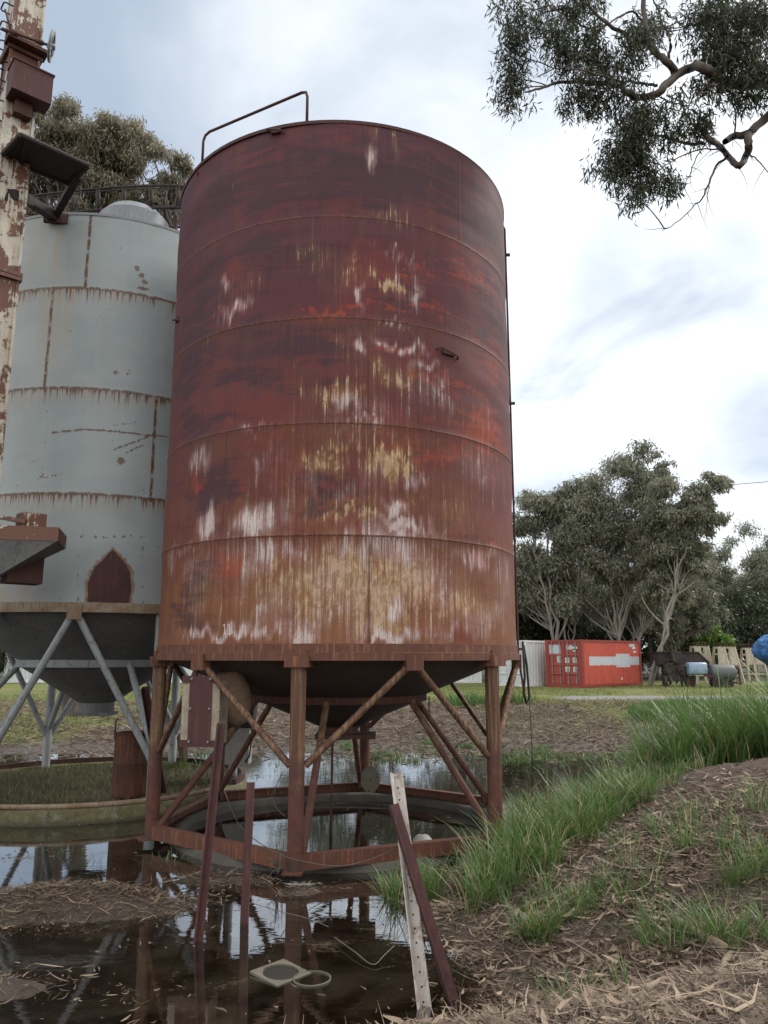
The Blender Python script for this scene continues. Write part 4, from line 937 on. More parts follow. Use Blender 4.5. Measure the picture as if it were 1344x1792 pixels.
# ------------------------------------------------------------------ shipping containers
def corr_panel(p0, ux, uz, length, hgt, out, depth=.036, pitch=.26):
    """corrugated sheet as a mesh with uv in metres; p0 lower corner, ux/uz unit, out = outward normal"""
    b = MB(); xs = [0.0]; ds = [0.0]; x = 0.02
    while x < length - pitch:
        for f, dd in ((.0, 0), (.18, -1), (.5, -1), (.68, 0)): xs.append(x + f*pitch); ds.append(dd*depth)
        x += pitch
    xs.append(length); ds.append(0.0)
    vs = []; uvs = []
    for x, dd in zip(xs, ds):
        for z in (0, hgt): vs.append(p0 + ux*x + uz*z + out*dd); uvs.append((x, z))
    fs = [(2*i, 2*i+2, 2*i+3, 2*i+1) for i in range(len(xs)-1)]
    return b.add(vs, fs, 0, [[uvs[j] for j in f] for f in fs])
def container(corner, ang_side, label, L=6.06, Wd=2.44, Ht=2.59, side='container_red', door='container_door', frame='red_paint', stickers=True, end_left=True):
    c = Vector(corner); ux = Vector((cos(ang_side), sin(ang_side), 0)); wy = Vector((-ux.y, ux.x, 0)); uz = Vector((0, 0, 1))
    t = thing('shipping_container', corner, label, 'container')
    Rz = Matrix.Rotation(ang_side, 3, 'Z'); pt = lambda x, y, z: c + ux*x + wy*y + uz*z
    b = MB()
    for x in (.08, L - .08):
        for y in (.08, Wd - .08): b.box(pt(x, y, Ht/2), (.16, .16, Ht), Rz)
    for y in (.05, Wd - .05):
        b.box(pt(L/2, y, .09), (L - .32, .10, .16), Rz); b.box(pt(L/2, y, Ht - .06), (L - .32, .10, .11), Rz)
    for x in (.05, L - .05):
        b.box(pt(x, Wd/2, .09), (.10, Wd - .32, .16), Rz); b.box(pt(x, Wd/2, Ht - .06), (.10, Wd - .32, .11), Rz)
    for x in (.09, L - .09):
        for y in (.09, Wd - .09):
            for z in (.06, Ht - .055): b.box(pt(x, y, z), (.19, .19, .125), Rz)
    b.build('frame', frame, t)
    for y, o_ in ((.045, -wy), (Wd - .045, wy)):
        corr_panel(pt(.16, y, .17), ux, uz, L - .32, Ht - .285, o_).build('side_panel', side, t)
    corr_panel(pt(L - .05, .16, .17), wy, uz, Wd - .32, Ht - .285, ux).build('end_panel', side, t)
    b = MB(); b.box(pt(L/2, Wd/2, Ht - .035), (L - .25, Wd - .22, .04), Rz); b.build('roof', frame, t)
    # two door leaves on the near end; seen from outside the leaf at large y is on the left
    half = (Wd - .34)/2
    for k in range(2):
        y0 = Wd - .17 - k*half; b = MB()
        z0, z1 = .18, Ht - .12; rows = [z0, z0 + .03, .70, .76, 1.22, 1.28, 1.74, 1.80, z1 - .03, z1]; lev = [.02, .045, .045, .02, .02, .045, .045, .02, .02, .045]
        zs = [z0, .64, .70, .76, 1.16, 1.22, 1.28, 1.68, 1.74, 1.80, z1]; dd = [.045, .045, .020, .045, .045, .020, .045, .045, .020, .045, .045]
        vs = []; uvs = []
        for z, d_ in zip(zs, dd):
            for y in (y0 - .012, y0 - half + .012): vs.append(pt(d_, y, z)); uvs.append((Wd - .0 - y, z))
        fs = [(2*i, 2*i+1, 2*i+3, 2*i+2) for i in range(len(zs)-1)]; b.add(vs, fs, 0, [[uvs[j] for j in f] for f in fs])
        for y in (y0 - .03, y0 - half + .03): b.box(pt(.02, y, (z0+z1)/2), (.05, .05, z1 - z0), Rz)
        dl = b.build('door', door, t)
        for yy in (.28, .78):
            r = MB(); y = y0 - half*yy; r.tube([pt(-.015, y, .14), pt(-.015, y, Ht - .08)], .018, 8)
            for z in (.3, .95, 1.6, 2.3): r.box(pt(-.008, y, z), (.04, .10, .06), Rz)
            r.build('lock_rod', 'zinc' if stickers else frame, dl, True, None, 40)
        r = MB(); y = y0 - half*.5; r.tube([pt(-.04, y0 - half*.28, 1.02 - .3), pt(-.04, y, 1.0 - .28), pt(-.04, y0 - half*.85, .93 - .22)], .014, 6); r.build('handle', frame, dl, True)
        if stickers and k == 1:
            for (yy, z, w_, h_) in ((.18, 1.47, .34, .30), (.66, 1.47, .30, .30), (.18, .98, .34, .30), (.66, .98, .30, .30), (.66, 2.15, .44, .13), (.66, 1.98, .22, .10)):
                m_ = MB(); yc = y0 - half*yy - .05; m_.box(pt(.008, yc, z), (.006, w_*.86, h_), Rz)
                rg = random.Random(int(z*100 + yy*10))
                for q in range(int(h_/.055)): m_.box(pt(.0035, yc + rg.uniform(-.03, .03), z + h_/2 - .04 - q*.055), (.004, w_*.86*rg.uniform(.3, .75), .018), Rz, 1)
                m_.build('sticker', ['sticker', 'mark_dark'], dl)
    if stickers:
        for (x, z, w_, h_) in ((5.33, 2.17, .36, .13), (5.42, 1.94, .28, .11), (3.9, .42, .14, .16)):
            m_ = MB(); m_.box(pt(x, .0385, z), (w_, .006, h_), Rz); m_.build('sticker', 'sticker', t)
    return t
gA = math.atan2(.66, .751)
GZ = lambda x, y: gz(x, y)
container((10.80, 42.6, GZ(10.8, 42.6)), gA, 'orange red shipping container with grey overpainted patch on its corrugated side')
container((8.02, 44.2, GZ(8, 44.2)), gA, 'white shipping container with rusty corner post directly left of the red container', side='container_white', door='container_white', frame='white_paint', stickers=False)
container((-5.9, 50.5, GZ(0, 50)), 0.0, 'long white shipping container mostly hidden behind the red silo hopper', L=12.19, side='container_white', door='container_white', frame='white_paint', stickers=False)
container((-24.5, 50.5, GZ(-18, 50)), 0.0, 'white shipping container far behind the grey silo, seen between its braces', L=12.19, side='container_white', door='container_white', frame='white_paint', stickers=False)

# ------------------------------------------------------------------ farm machines beside the containers
def wheel(b_at, axis, r, w, parent):
    Q = Vector(axis).normalized().to_track_quat('Z', 'Y').to_matrix(); b = MB()
    b.lathe([(r*.55, -w/2), (r*.85, -w/2), (r, -w*.3), (r, w*.3), (r*.85, w/2), (r*.55, w/2), (r*.5, 0), (r*.55, -w/2)], 24, b_at, axis=Q)
    t = b.build('wheel', 'black_rubber', parent, True, None, 40)
    b = MB(); b.lathe([(0, -w*.3), (r*.2, -w*.3), (r*.25, -w*.15), (r*.54, -w*.2), (r*.54, w*.2), (r*.25, w*.15), (r*.2, w*.3), (0, w*.3)], 16, b_at, axis=Q); b.build('rim', 'rust_old', t, True, None, 40)
YM = 44.0; g0 = GZ(18, YM)
mx_ = lambda px, py=1196, Y=YM: at(px, py, Y)[0]
def zm(py, Y=YM, px=1220): return at(px, py, Y)[2]
hv = thing('old_harvester', (mx_(1195), YM, g0), 'derelict harvester with a long dark hood and rusty works beside a tree', 'harvester')
b = MB(); z1, z0 = zm(1142), zm(1163); xa, xb_, xc = mx_(1160, 1150), mx_(1228, 1150), mx_(1252, 1160)
b.add([(xa, YM+.6, z0), (xb_, YM+.6, z0), (xb_, YM+2.2, z0), (xa, YM+2.2, z0), (xa, YM+.6, z1), (xb_, YM+.6, z1), (xb_, YM+2.2, z1), (xa, YM+2.2, z1)], [(3,2,1,0), (4,5,6,7), (0,1,5,4), (2,3,7,6), (3,0,4,7)])
b.add([(xb_, YM+.6, z1), (xb_, YM+2.2, z1), (xc, YM+2.0, zm(1160)), (xc, YM+.8, zm(1160)), (xb_, YM+.6, z0), (xb_, YM+2.2, z0), (xc, YM+2.0, zm(1166)), (xc, YM+.8, zm(1166))], [(0,3,2,1), (4,5,6,7), (0,4,7,3), (1,2,6,5), (3,7,6,2)])
b.box(((xa + xb_)/2, YM + 1.4, z1 + .03), (xb_ - xa + .12, 1.8, .05)); b.build('hood', 'machine_dark', hv)
b = MB(); b.bar((xb_ + .05, YM + .7, z1 + .02), (xc - .02, YM + .9, zm(1159)), .35, .05); b.build('hood_flap', 'cream_paint', hv)
rg = random.Random(3); b = MB()
for k in range(26):
    p = Vector((rg.uniform(mx_(1172), mx_(1202)), YM + rg.uniform(-.2, .9), rg.uniform(g0 + .3, z0 + .3))); q = p + Vector((rg.uniform(-.5, .5), rg.uniform(-.3, .3), rg.uniform(-.6, .6)))
    b.bar(p, q, rg.uniform(.05, .12), rg.uniform(.05, .1))
for k in range(5):
    p = Vector((rg.uniform(mx_(1174), mx_(1198)), YM - .1 + .15*k, rg.uniform(g0 + .5, g0 + 1.2))); b.lathe([(0, -.06), (.28, -.06), (.3, 0), (.28, .06), (0, .06)], 14, p, axis=Matrix.Rotation(R_(90), 3, 'X'))
b.box((mx_(1186), YM + .4, g0 + .75), (.8, .7, .9)); b.box((mx_(1190), YM + .5, zm(1150)), (.55, .6, .7)); b.build('works', 'machine_dark', hv)
b = MB()
for x_ in (mx_(1172), mx_(1205), mx_(1226)): b.bar((x_, YM + 1.0, g0), (x_, YM + 1.0, z0 + .05), .10, .10)
b.bar((mx_(1166), YM + .3, g0 + .35), (mx_(1212), YM + .3, g0 + .42), .12, .14); b.build('chassis', 'machine_dark', hv)
b = MB(); za, zb2 = zm(1159), zm(1181); x0, x1 = mx_(1200, 1170), mx_(1231, 1170); hh = (za - zb2)/2
sect = [(cos(a)*.48, sin(a)) for a in np.linspace(-pi/2, 3*pi/2, 21)[:-1]]
sect = [(math.copysign(abs(u)**.5, u)*.5, math.copysign(abs(v)**.5, v)*hh) for u, v in sect]
vs = [(x, YM - .25 + u, (za + zb2)/2 + v) for x in (x0, x0 + .05, x1 - .05, x1) for u, v in [(u*(.9 if x in (x0, x1) else 1), v*(.9 if x in (x0, x1) else 1)) for u, v in sect]]
b.add(vs, [(i*20+k, i*20+(k+1) % 20, (i+1)*20+(k+1) % 20, (i+1)*20+k) for i in range(3) for k in range(20)] + [tuple(range(19, -1, -1)), tuple(range(60, 80))]); b.build('fuel_tank', 'tank_blue', hv, True, None, 50)
wheel((mx_(1165), YM - .1, g0 + .26), (1, -.35, 0), .34, .2, hv); wheel((mx_(1207), YM + .0, g0 + .28), (.3, 1, 0), .32, .2, hv)
tr = thing('tank_trailer', (mx_(1262), YM, g0), 'low trailer carrying a dark grey cylindrical tank next to the derelict harvester', 'trailer')
b = MB(); x0, x1 = mx_(1239, 1175), mx_(1281, 1178); zc = zm(1177); r_ = (zm(1163) - zm(1191))/2; Q = Matrix.Rotation(R_(90), 3, 'Y')
b.lathe([(0, 0), (r_*.8, .02), (r_*.97, .10), (r_, .2), (r_, x1 - x0 - .2), (r_*.97, x1 - x0 - .1), (r_*.8, x1 - x0 - .02), (0, x1 - x0)], 28, (x0, YM - .3, zc), axis=Q); b.build('tank', 'tank_grey', tr, True, None, 40)
b = MB(); b.bar((mx_(1228), YM - .5, zm(1181)), (mx_(1256), YM - .55, zm(1187)), .16, .14); b.bar((x0, YM - .3, zc - r_ - .05), (mx_(1291), YM - .3, zc - r_ - .12), .5, .1)
b.bar((mx_(1291), YM - .3, zm(1170)), (mx_(1291), YM - .3, g0 + .1), .08, .08); b.bar((mx_(1279), YM - .3, zm(1170)), (mx_(1291), YM - .3, zm(1170)), .06, .06); b.build('chassis', 'rust_maroon', tr)
wheel((mx_(1246), YM - .75, g0 + .24), (0, 1, 0), .30, .2, tr); wheel((mx_(1265), YM - .75, g0 + .22), (0, 1, 0), .27, .2, tr); wheel((mx_(1255), YM + .3, g0 + .24), (0, 1, 0), .30, .2, tr)

# slatted tapering stands behind the machines
def stand(px, pyb, pyt, wb, wt_, Y, label, nsl=5):
    """two tapering ladder sides leaning together, boarded on the upper part"""
    x = at(px, pyb, Y)[0]; g = GZ(x, Y); s = Y/1366; zt_ = at(px, pyt, Y)[2]; H = zt_ - g
    t = thing('slatted_stand', (x, Y, g), label, 'stand', None); wb *= s/2; wt_ *= s/2
    for sx in (-1, 1):
        for sy in (-.7, .7):
            b = MB(); b.bar((x + sx*wb, Y + sy, g), (x + sx*wt_, Y + sy*.45, g + H), .12, .10); b.build('leg', 'trestle_paint', t)
    for k, f in enumerate((.22, .50, .80, .98)[:nsl]):
        w_ = wb + (wt_ - wb)*f; yy = .7*(1 - .55*f)
        for sy in (-1, 1):
            b = MB(); b.bar((x - w_, Y + sy*yy - .06*sy, g + H*f), (x + w_, Y + sy*yy - .06*sy, g + H*f), .04, .11); b.build('rail', 'trestle_paint', t)
    b = MB(); f0, f1 = .50, .97
    for k in range(3):
        u = (k - 1)*.62; b.bar((x + u*(wb + (wt_-wb)*f0), Y - .7*(1-.55*f0) - .03, g + H*f0), (x + u*(wb + (wt_-wb)*f1), Y - .7*(1-.55*f1) - .03, g + H*f1), (wb + wt_)*.28, .03, (0, -1, .2))
    b.build('boards', 'trestle_paint', t)
    for sy in (-.2, .2):
        b = MB(); b.tube([(x - wt_, Y + sy, g + H), (x - wt_, Y + sy, g + H + .24), (x + wt_, Y + sy, g + H + .24), (x + wt_, Y + sy, g + H)], .028, 6); b.build('top_hoop', 'rust_old', t, True)
    return t
stand(1220, 1185, 1131, 15, 7, 50, 'left one of two short pale stands rising behind the harvester hood')
stand(1236, 1185, 1131, 15, 7, 50.4, 'right one of two short pale stands rising behind the harvester hood')
stand(1262, 1180, 1132, 21, 9, 49, 'tall pale slatted stand behind the left end of the tank trailer')
stand(1281, 1182, 1132, 24, 8, 49.6, 'tall pale slatted stand behind the right end of the tank trailer')
stand(1309, 1176, 1134, 13, 8, 54, 'narrow pale stand left of the blue tarpaulin')
stand(1325, 1177, 1134, 22, 8, 54.5, 'wide based pale stand half behind the blue tarpaulin')
b = MB(); xr = at(1296, 1170, 56)[0]; g = GZ(xr, 56)
for k in range(4): b.bar((xr - .8, 56, g + .5 + .42*k), (xr + .9, 56, g + .5 + .42*k), .06, .1)
for k in (-.8, -.1, .9): b.bar((xr + k, 56.08, g), (xr + k, 56.08, g + 2.0), .1, .1)
tag(b.build('cattle_panel', 'rust_band', None), 'rust red railed cattle panel between the pale slatted stands', 'panel')
# tarpaulin covered load at the right edge
tc = Vector(at(1386, 1146, 22)); n1, n2 = 60, 36; V = []
uu, vv = np.meshgrid(np.linspace(0, 2*pi, n1, endpoint=False), np.linspace(-pi/2, pi/2, n2))
rx, ry, rz = .95, .8, .66
k = np.sign(np.cos(uu))*np.abs(np.cos(uu))**.8; l = np.sign(np.sin(uu))*np.abs(np.sin(uu))**.8
sag = np.where(vv < 0, 1 - .35*np.abs(np.sin(vv)), 1.0)
rdg = 1 - np.abs(2*fbm(uu*2.0 + 3 + vv, vv*2.4 + 5, 21, 3) - 1)*2.2
wr = 1 + .16*(rdg - .5) + .07*(1 - np.abs(2*vnoise(uu*5 + 2*vv, vv*4 + 9, 5) - 1)*2) + .10*(vnoise(uu*1.3 + 3, vv*1.2 + 8, 31) - .5)
Xt = tc.x + rx*np.cos(vv)*k*sag*wr + np.where(vv < 0, .45*np.abs(np.sin(vv)), 0); Yt = tc.y + ry*np.cos(vv)*l*sag*wr; Zt = tc.z + rz*np.sign(np.sin(vv))*np.abs(np.sin(vv))**.85*wr
V = np.stack([Xt, Yt, Zt], -1).reshape(-1, 3); i, j = np.meshgrid(np.arange(n2-1), np.arange(n1), indexing='ij'); j2 = (j+1) % n1
trp = thing('covered_load', (tc.x + .5, tc.y, GZ(tc.x, tc.y)), 'bulging load wrapped in wrinkled blue tarpaulin beyond the tall grass', 'load')
npmesh('tarpaulin', V, np.stack([i*n1+j, i*n1+j2, (i+1)*n1+j2, (i+1)*n1+j], -1).reshape(-1, 4), 'tarp_blue', parent=trp, smooth=False, origin=tuple(tc))
b = MB(); gg = GZ(tc.x + .5, tc.y)
for dx in (.2, .9):
    for dy in (-.4, .4): b.bar((tc.x + dx, tc.y + dy, gg - .02), (tc.x + dx, tc.y + dy, tc.z - .4), .1, .1)
b.box((tc.x + .55, tc.y, tc.z - .52), (.95, 1.0, .12)); b.build('stillage', 'rust_dark', trp)
# small shed, lamp pole, power line
sx_ = at(1139, 1165, 78)[0]; g = GZ(sx_, 78); sh = thing('small_shed', (sx_, 78, g), 'small white shed with a red roof far off between tree and harvester', 'shed')
b = MB(); hh = at(1140, 1158, 78)[2]; pk = at(1140, 1147, 78)[2]; a_, c_ = sx_ - 1.1, sx_ + 1.3
b.add([(a_, 78, g), (c_, 78, g), (c_, 81, g), (a_, 81, g), (a_, 78, hh), (c_, 78, hh - .5), (c_, 81, hh - .5), (a_, 81, hh)], [(0,1,5,4), (1,2,6,5), (2,3,7,6), (3,0,4,7)]); b.build('wall', 'white_paint', sh)
b = MB(); b.add([(a_ - .2, 77.8, hh + .5), (sx_ + .3, 77.8, hh + .45), (c_ + .2, 77.8, hh - .6), (c_ + .2, 81.2, hh - .6), (sx_ + .3, 81.2, hh + .45), (a_ - .2, 81.2, hh + .5), (a_ - .2, 77.8, hh - .1), (sx_ + .1, 77.8, hh - .1)], [(0,1,4,5), (1,2,3,4), (0,6,7,1)]); b.build('roof', 'roof_red', sh)
lx = at(1272, 1090, 62); g = GZ(lx[0], 62); b = MB(); b.tube([(lx[0], 62, g), (lx[0], 62, at(1272, 1078, 62)[2])], .06, 8); b.bar((lx[0] - .3, 62, at(1272, 1080, 62)[2]), (lx[0] + .3, 62, at(1272, 1078, 62)[2]), .12, .10)
tag(b.build('yard_light', 'zinc', None), 'thin grey yard light pole in front of the far right trees', 'light pole')
pl_ = [at(px, py, 38) for px, py in ((300, 905), (700, 882), (902, 871), (1050, 865), (1200, 855), (1344, 843), (1500, 829))]
b = MB(); b.tube(pl_, .016, 5); b.tube([pl_[0], (pl_[0][0], pl_[0][1], -0.5)], .12, 8); b.tube([pl_[-1], (pl_[-1][0], pl_[-1][1], 0)], .12, 8)
tag(b.build('power_line', 'wire_dark', None, True), 'single black overhead cable crossing in front of the gum trees', 'cable')

# ------------------------------------------------------------------ leaves, blades and litter as many small faces
def unit(v): return v / np.maximum(np.linalg.norm(v, axis=-1, keepdims=True), 1e-9)
def leaf_faces(P, A, L, Wd, rs):
    """lance shaped leaves: P base, A unit axis, L length, Wd width"""
    r = unit(rs.normal(size=P.shape)); S_ = unit(np.cross(A, r)); N_ = np.cross(A, S_)
    bend = N_ * (L*rs.uniform(-.12, .12, len(L)))[:, None]
    m = P + A*(L*.42)[:, None] + bend
    V = np.stack([P, m + S_*(Wd/2)[:, None], P + A*L[:, None], m - S_*(Wd/2)[:, None]], 1).reshape(-1, 3)
    F = np.arange(len(P)*4).reshape(-1, 4)
    return V, F
def leaves(name, P, A, L, Wd, matn, parent, rs, origin, tint=None):
    V, F = leaf_faces(P, A, L, Wd, rs)
    if tint is None: tint = rs.beta(1.6, 2.2, len(P))
    return npmesh(name, V, F, matn, {'tint': ('FACE', tint)}, parent, False, origin)
def foliage(clumps, n, leaf, rs, tips=16, hang=.75, spread=.66):
    """clumps (k,4): leaf positions gathered round hanging twig tips"""
    C_ = np.array(clumps); w = C_[:, 3]**2; k = len(C_)
    T = []; TR = []; tint0 = []
    for c in C_:
        m = max(int(tips * (c[3] / np.median(C_[:, 3]))**1.5), 4); q = unit(rs.normal(size=(m, 3))) * (rs.rand(m, 1)**.45)
        q[:, 2] = np.abs(q[:, 2])*np.where(rs.rand(m) < .65, 1, -1)
        T.append(c[:3] + q*c[3]*np.array([1, 1, .8])); TR.append(np.full(m, c[3])); tint0.append(np.clip(rs.normal(.42, .16) + q[:, 2]*.12, 0, 1))
    T = np.concatenate(T); TR = np.concatenate(TR); tint0 = np.concatenate(tint0)
    i = rs.choice(len(T), n, p=TR**1.5/np.sum(TR**1.5)); r = TR[i]
    P = T[i] + rs.normal(size=(n, 3))*(r*spread*.42)[:, None]*np.array([1, 1, .55]); P[:, 2] -= np.abs(rs.normal(size=n))*r*spread*.55
    A = unit(np.stack([rs.normal(size=n)*.6, rs.normal(size=n)*.6, -hang + rs.normal(size=n)*.45], -1))
    L = leaf*rs.uniform(.65, 1.3, n); tint = np.clip(tint0[i] + rs.normal(size=n)*.17, 0, 1)
    return P, A, L, tint, T
def limb(b, p, q, r0, r1, rg, wob=.10, n=6, sag=0.0):
    p, q = Vector(p), Vector(q); L = (q - p).length; pts = []; o = Vector((rg.uniform(-1, 1), rg.uniform(-1, 1), rg.uniform(-.3, .3)))*L*wob
    for k in range(n + 1):
        t = k/n; pts.append(p.lerp(q, t) + o*math.sin(pi*t) + Vector((rg.uniform(-1, 1), rg.uniform(-1, 1), rg.uniform(-1, 1)))*L*.018*(0 < k < n) + Vector((0, 0, -sag*L*math.sin(pi*t))))
    b.tube(pts, [r0 + (r1 - r0)*k/n for k in range(n + 1)], 7, False); return pts
def gum(base, crowns, label, name='gum_tree', n=26000, leaf=.30, lw=.25, lm='leaf_gum', bm='bark_pale', nc=10, stems=3, r0=.24, seed=1, group=None, cs=.37, fork=.28, hang=.75, twigs=True):
    rs = np.random.RandomState(seed); rg = random.Random(seed); base = Vector(base); n = int(n*1.6); nc = int(nc*2.1)
    t = thing(name, base, label, 'tree', group); cl = []
    for (cx, cy, cz, rx, ry, rz) in crowns:
        for _ in range(nc):
            q = unit(rs.normal(size=3)) * rs.uniform(.25, 1.06); cl.append((cx + q[0]*rx, cy + q[1]*ry, cz + q[2]*rz, cs*min(rx, rz)*rs.uniform(.65, 1.2)))
    P, A, L, tint, T = foliage(cl, n, leaf, rs, hang=hang)
    leaves('crown', P, A, L, L*lw, lm, t, rs, tuple(base), tint)
    b = MB(); zs = [c[2] for c in cl]; top = max(zs); zb = base.z; H = top - zb
    sp = []; mean = np.mean([c[:2] for c in crowns], axis=0)
    for k in range(stems):
        c = crowns[k % len(crowns)]; f0 = base + Vector((rg.uniform(-.25, .25)*(k > 0), rg.uniform(-.25, .25)*(k > 0), -.1))
        if k and rg.random() < .5 and sp: f0 = sp[0][min(2, len(sp[0]) - 1)]
        end = Vector((c[0] + rg.uniform(-.3, .3)*c[3], c[1], c[2] + .35*c[5])); r_ = r0*(1 if k == 0 else rg.uniform(.55, .85))
        sp.append(limb(b, f0, end, r_, r_*.22, rg, .07, 10))
    for c in cl:
        cv = Vector(c[:3]); _d, i_, best = min((((p - cv).length + 2.2*max(0, p.z - cv.z + .15*H), k, p) for st_ in sp for k, p in enumerate(st_) if k > 1), key=lambda q: q[0])
        rr_ = r0*.5*(1 - i_/11)*.8 + .02; pts = limb(b, best, cv, rr_, rr_*.3, rg, .12, 5)
        if twigs:
            d = ((T - np.array(cv))**2).sum(1); ids = np.argsort(d)[:5]
            for k in ids: limb(b, pts[-2], T[k], rr_*.3, .008, rg, .1, 3)
    b.build('trunk', bm, t, True, tuple(base))
    return t
def pxc(px, py, rx, ry, Y, dy=0.0, dep=.8):
    p = at(px, py, Y + dy); s = Y/1366*1.03; return (p[0], p[1], p[2], rx*s, rx*s*dep, ry*s)
def gbase(px, Y): x = at(px, 1190, Y)[0]; return (x, Y, gz(x, Y) - .05)
GT = 'gum trees behind the containers'
gum(gbase(1082, 50), [pxc(1108,850,66,78,50), pxc(1040,915,62,70,50), pxc(1130,950,80,62,50,-1), pxc(1080,1000,75,55,50,1), pxc(1150,830,32,45,50), pxc(1060,1055,70,34,50,2), pxc(1120,1050,60,40,50,2)], 'tallest gum tree, a broad domed crown on pale stems behind the red container', n=34000, seed=11, stems=7, r0=.15, nc=9, group=GT)
gum(gbase(985, 51.5), [pxc(965,878,56,58,51.5), pxc(925,930,42,80,51.5), pxc(1005,950,58,70,51.5,-1), pxc(960,1010,60,55,51.5), pxc(1010,880,34,45,51.5), pxc(1000,1045,60,36,51.5,1.5), pxc(930,1040,40,40,51.5,1)], 'olive gum tree beside the right wall of the red silo', n=30000, seed=12, stems=6, r0=.14, nc=9, group=GT)
gum(gbase(1134, 45.5), [pxc(1170,905,60,55,45.5,1.2), pxc(1225,890,44,52,45.5,1), pxc(1200,960,62,48,45.5,1.5), pxc(1165,1020,52,45,45.5,2), pxc(1250,850,26,30,45.5,1)], 'leaning gum tree with one slender pale trunk at the red container', n=26000, seed=13, stems=3, r0=.12, nc=8, group=GT)
gum(gbase(1160, 57), [pxc(1190,1000,70,60,57), pxc(1150,960,60,70,57), pxc(1215,1060,50,45,57), pxc(1165,1085,60,40,57)], 'dark trunked gum tree behind the harvester hood', n=22000, seed=14, bm='bark_dark', stems=2, r0=.22, nc=9, group=GT)
for k, (px, py, rx, ry, Y, lb) in enumerate(((1222,1005,40,75,82,'far grey green tree right of the tall gums'), (1268,1000,42,70,84,'far tree between the yard light and the right edge'), (1325,990,48,75,80,'far tall tree at the right edge above the blue tarpaulin'), (1380,1000,60,90,78,'far tree partly cut off by the right edge'))):
    gum(gbase(px, Y), [pxc(px, py, rx, ry, Y), pxc(px - 12, py + 45, rx*1.05, ry*.75, Y), pxc(px + 10, py + 80, rx*1.1, 55, Y)], lb, n=15000, leaf=.36, seed=20 + k, stems=3, r0=.22, nc=8, group='trees along the far right')
gum(gbase(945, 55), [pxc(930,1080,50,48,55), pxc(980,1095,40,40,55), pxc(895,1085,45,50,55)], 'very dark dense shrubby tree behind the white container', 'dark_tree', n=24000, leaf=.22, lw=.4, lm='leaf_dark', bm='bark_dark', seed=31, stems=3, r0=.15, nc=10, cs=.5, hang=.2)
gum(gbase(1244, 60), [pxc(1240,1108,20,26,60), pxc(1262,1125,18,20,60), pxc(1225,1130,18,22,60)], 'fresh bright green bush among the pale slatted stands', 'green_bush', n=9000, leaf=.22, lw=.5, lm='leaf_bright', bm='bark_dark', seed=32, stems=3, r0=.06, nc=9, cs=.5, hang=.1)
gum((at(150,900,24)[0], 24, gz(-9.3, 24)), [pxc(112,240,62,92,24), pxc(205,268,82,84,24), pxc(292,318,50,86,24), pxc(50,300,62,110,24), pxc(185,380,130,60,24,1), pxc(90,430,90,70,24)], 'tall brownish drooping gum tree rising behind the grey silo', n=80000, leaf=.19, lw=.20, lm='leaf_gum_brown', bm='bark_dark', seed=41, stems=5, r0=.28, nc=13, cs=.36, hang=.9)
# trees closing the view behind both silos: two kinds, then copies
p1 = gum((-1.0, 56, gz(-1, 56)), [(-1.0, 56, 10.5, 4.4, 3.5, 5.0), (-4.2, 56.5, 8.6, 3.2, 3, 4.0), (2.2, 55.5, 8.8, 3.4, 3, 4.0), (-1, 56, 5.0, 4.8, 3, 2.6)], 'broad gum tree hidden behind the red silo', n=16000, leaf=.36, seed=51, stems=4, nc=8, twigs=False)
BT = 'trees closing the view behind the silos'; p1['group'] = BT
p2 = gum((-34., 50, gz(-34, 50)), [(-34, 50, 5.0, 3.4, 3, 3.2), (-36.5, 50, 4, 3, 3, 2.8), (-31.5, 50, 3.6, 3, 3, 2.6)], 'low dark tree beyond the white container at the left edge', 'dark_tree', n=14000, leaf=.3, lw=.35, lm='leaf_dark', bm='bark_dark', seed=52, stems=3, nc=9, twigs=False, group=BT)
for (src, x_, y_, s_, rz_, lb) in ((p1, 5.2, 58, 1.12, 70, 'gum tree behind the red silo nearest to its right wall'), (p1, -12, 68, .55, 150, 'gum tree behind the gap between the two silos'), (p1, -21, 68, .7, 220, 'gum tree behind the middle of the grey silo'), (p1, -31, 66, .7, 300, 'gum tree beyond the elevator duct at far left'),
        (p1, 13, 72, .85, 20, 'background gum tree seen between the trunks behind the white container'), (p1, 20, 76, .8, 110, 'background gum tree seen between the trunks behind the red container'), (p1, 28, 78, .85, 200, 'background gum tree behind the leaning gum'), (p1, 36, 84, .8, 280, 'background gum tree behind the green bush'), (p1, 45, 88, .95, 330, 'background gum tree behind the far right stands'),
        (p2, 14, 60, .9, 10, 'low dark tree filling the gap behind the white container'), (p2, 20, 63, 1.0, 130, 'low dark tree filling the gap behind the red container'), (p2, 27, 66, 1.0, 250, 'low dark tree behind the harvester and tank trailer'), (p2, 33, 70, 1.1, 60, 'low dark tree behind the pale slatted stands'),
        (p2, -26, 52, .8, 80, 'low dark tree behind the braces of the grey silo'), (p2, -42, 54, 1.2, 200, 'low dark tree outside the left edge of the yard')):
    c = copy_tree(src); c.location = (x_, y_, gz(x_, y_) - .05); c.scale = (s_,)*3; c.rotation_euler = (0, 0, R_(rz_)); tag(c, lb, 'tree', BT)

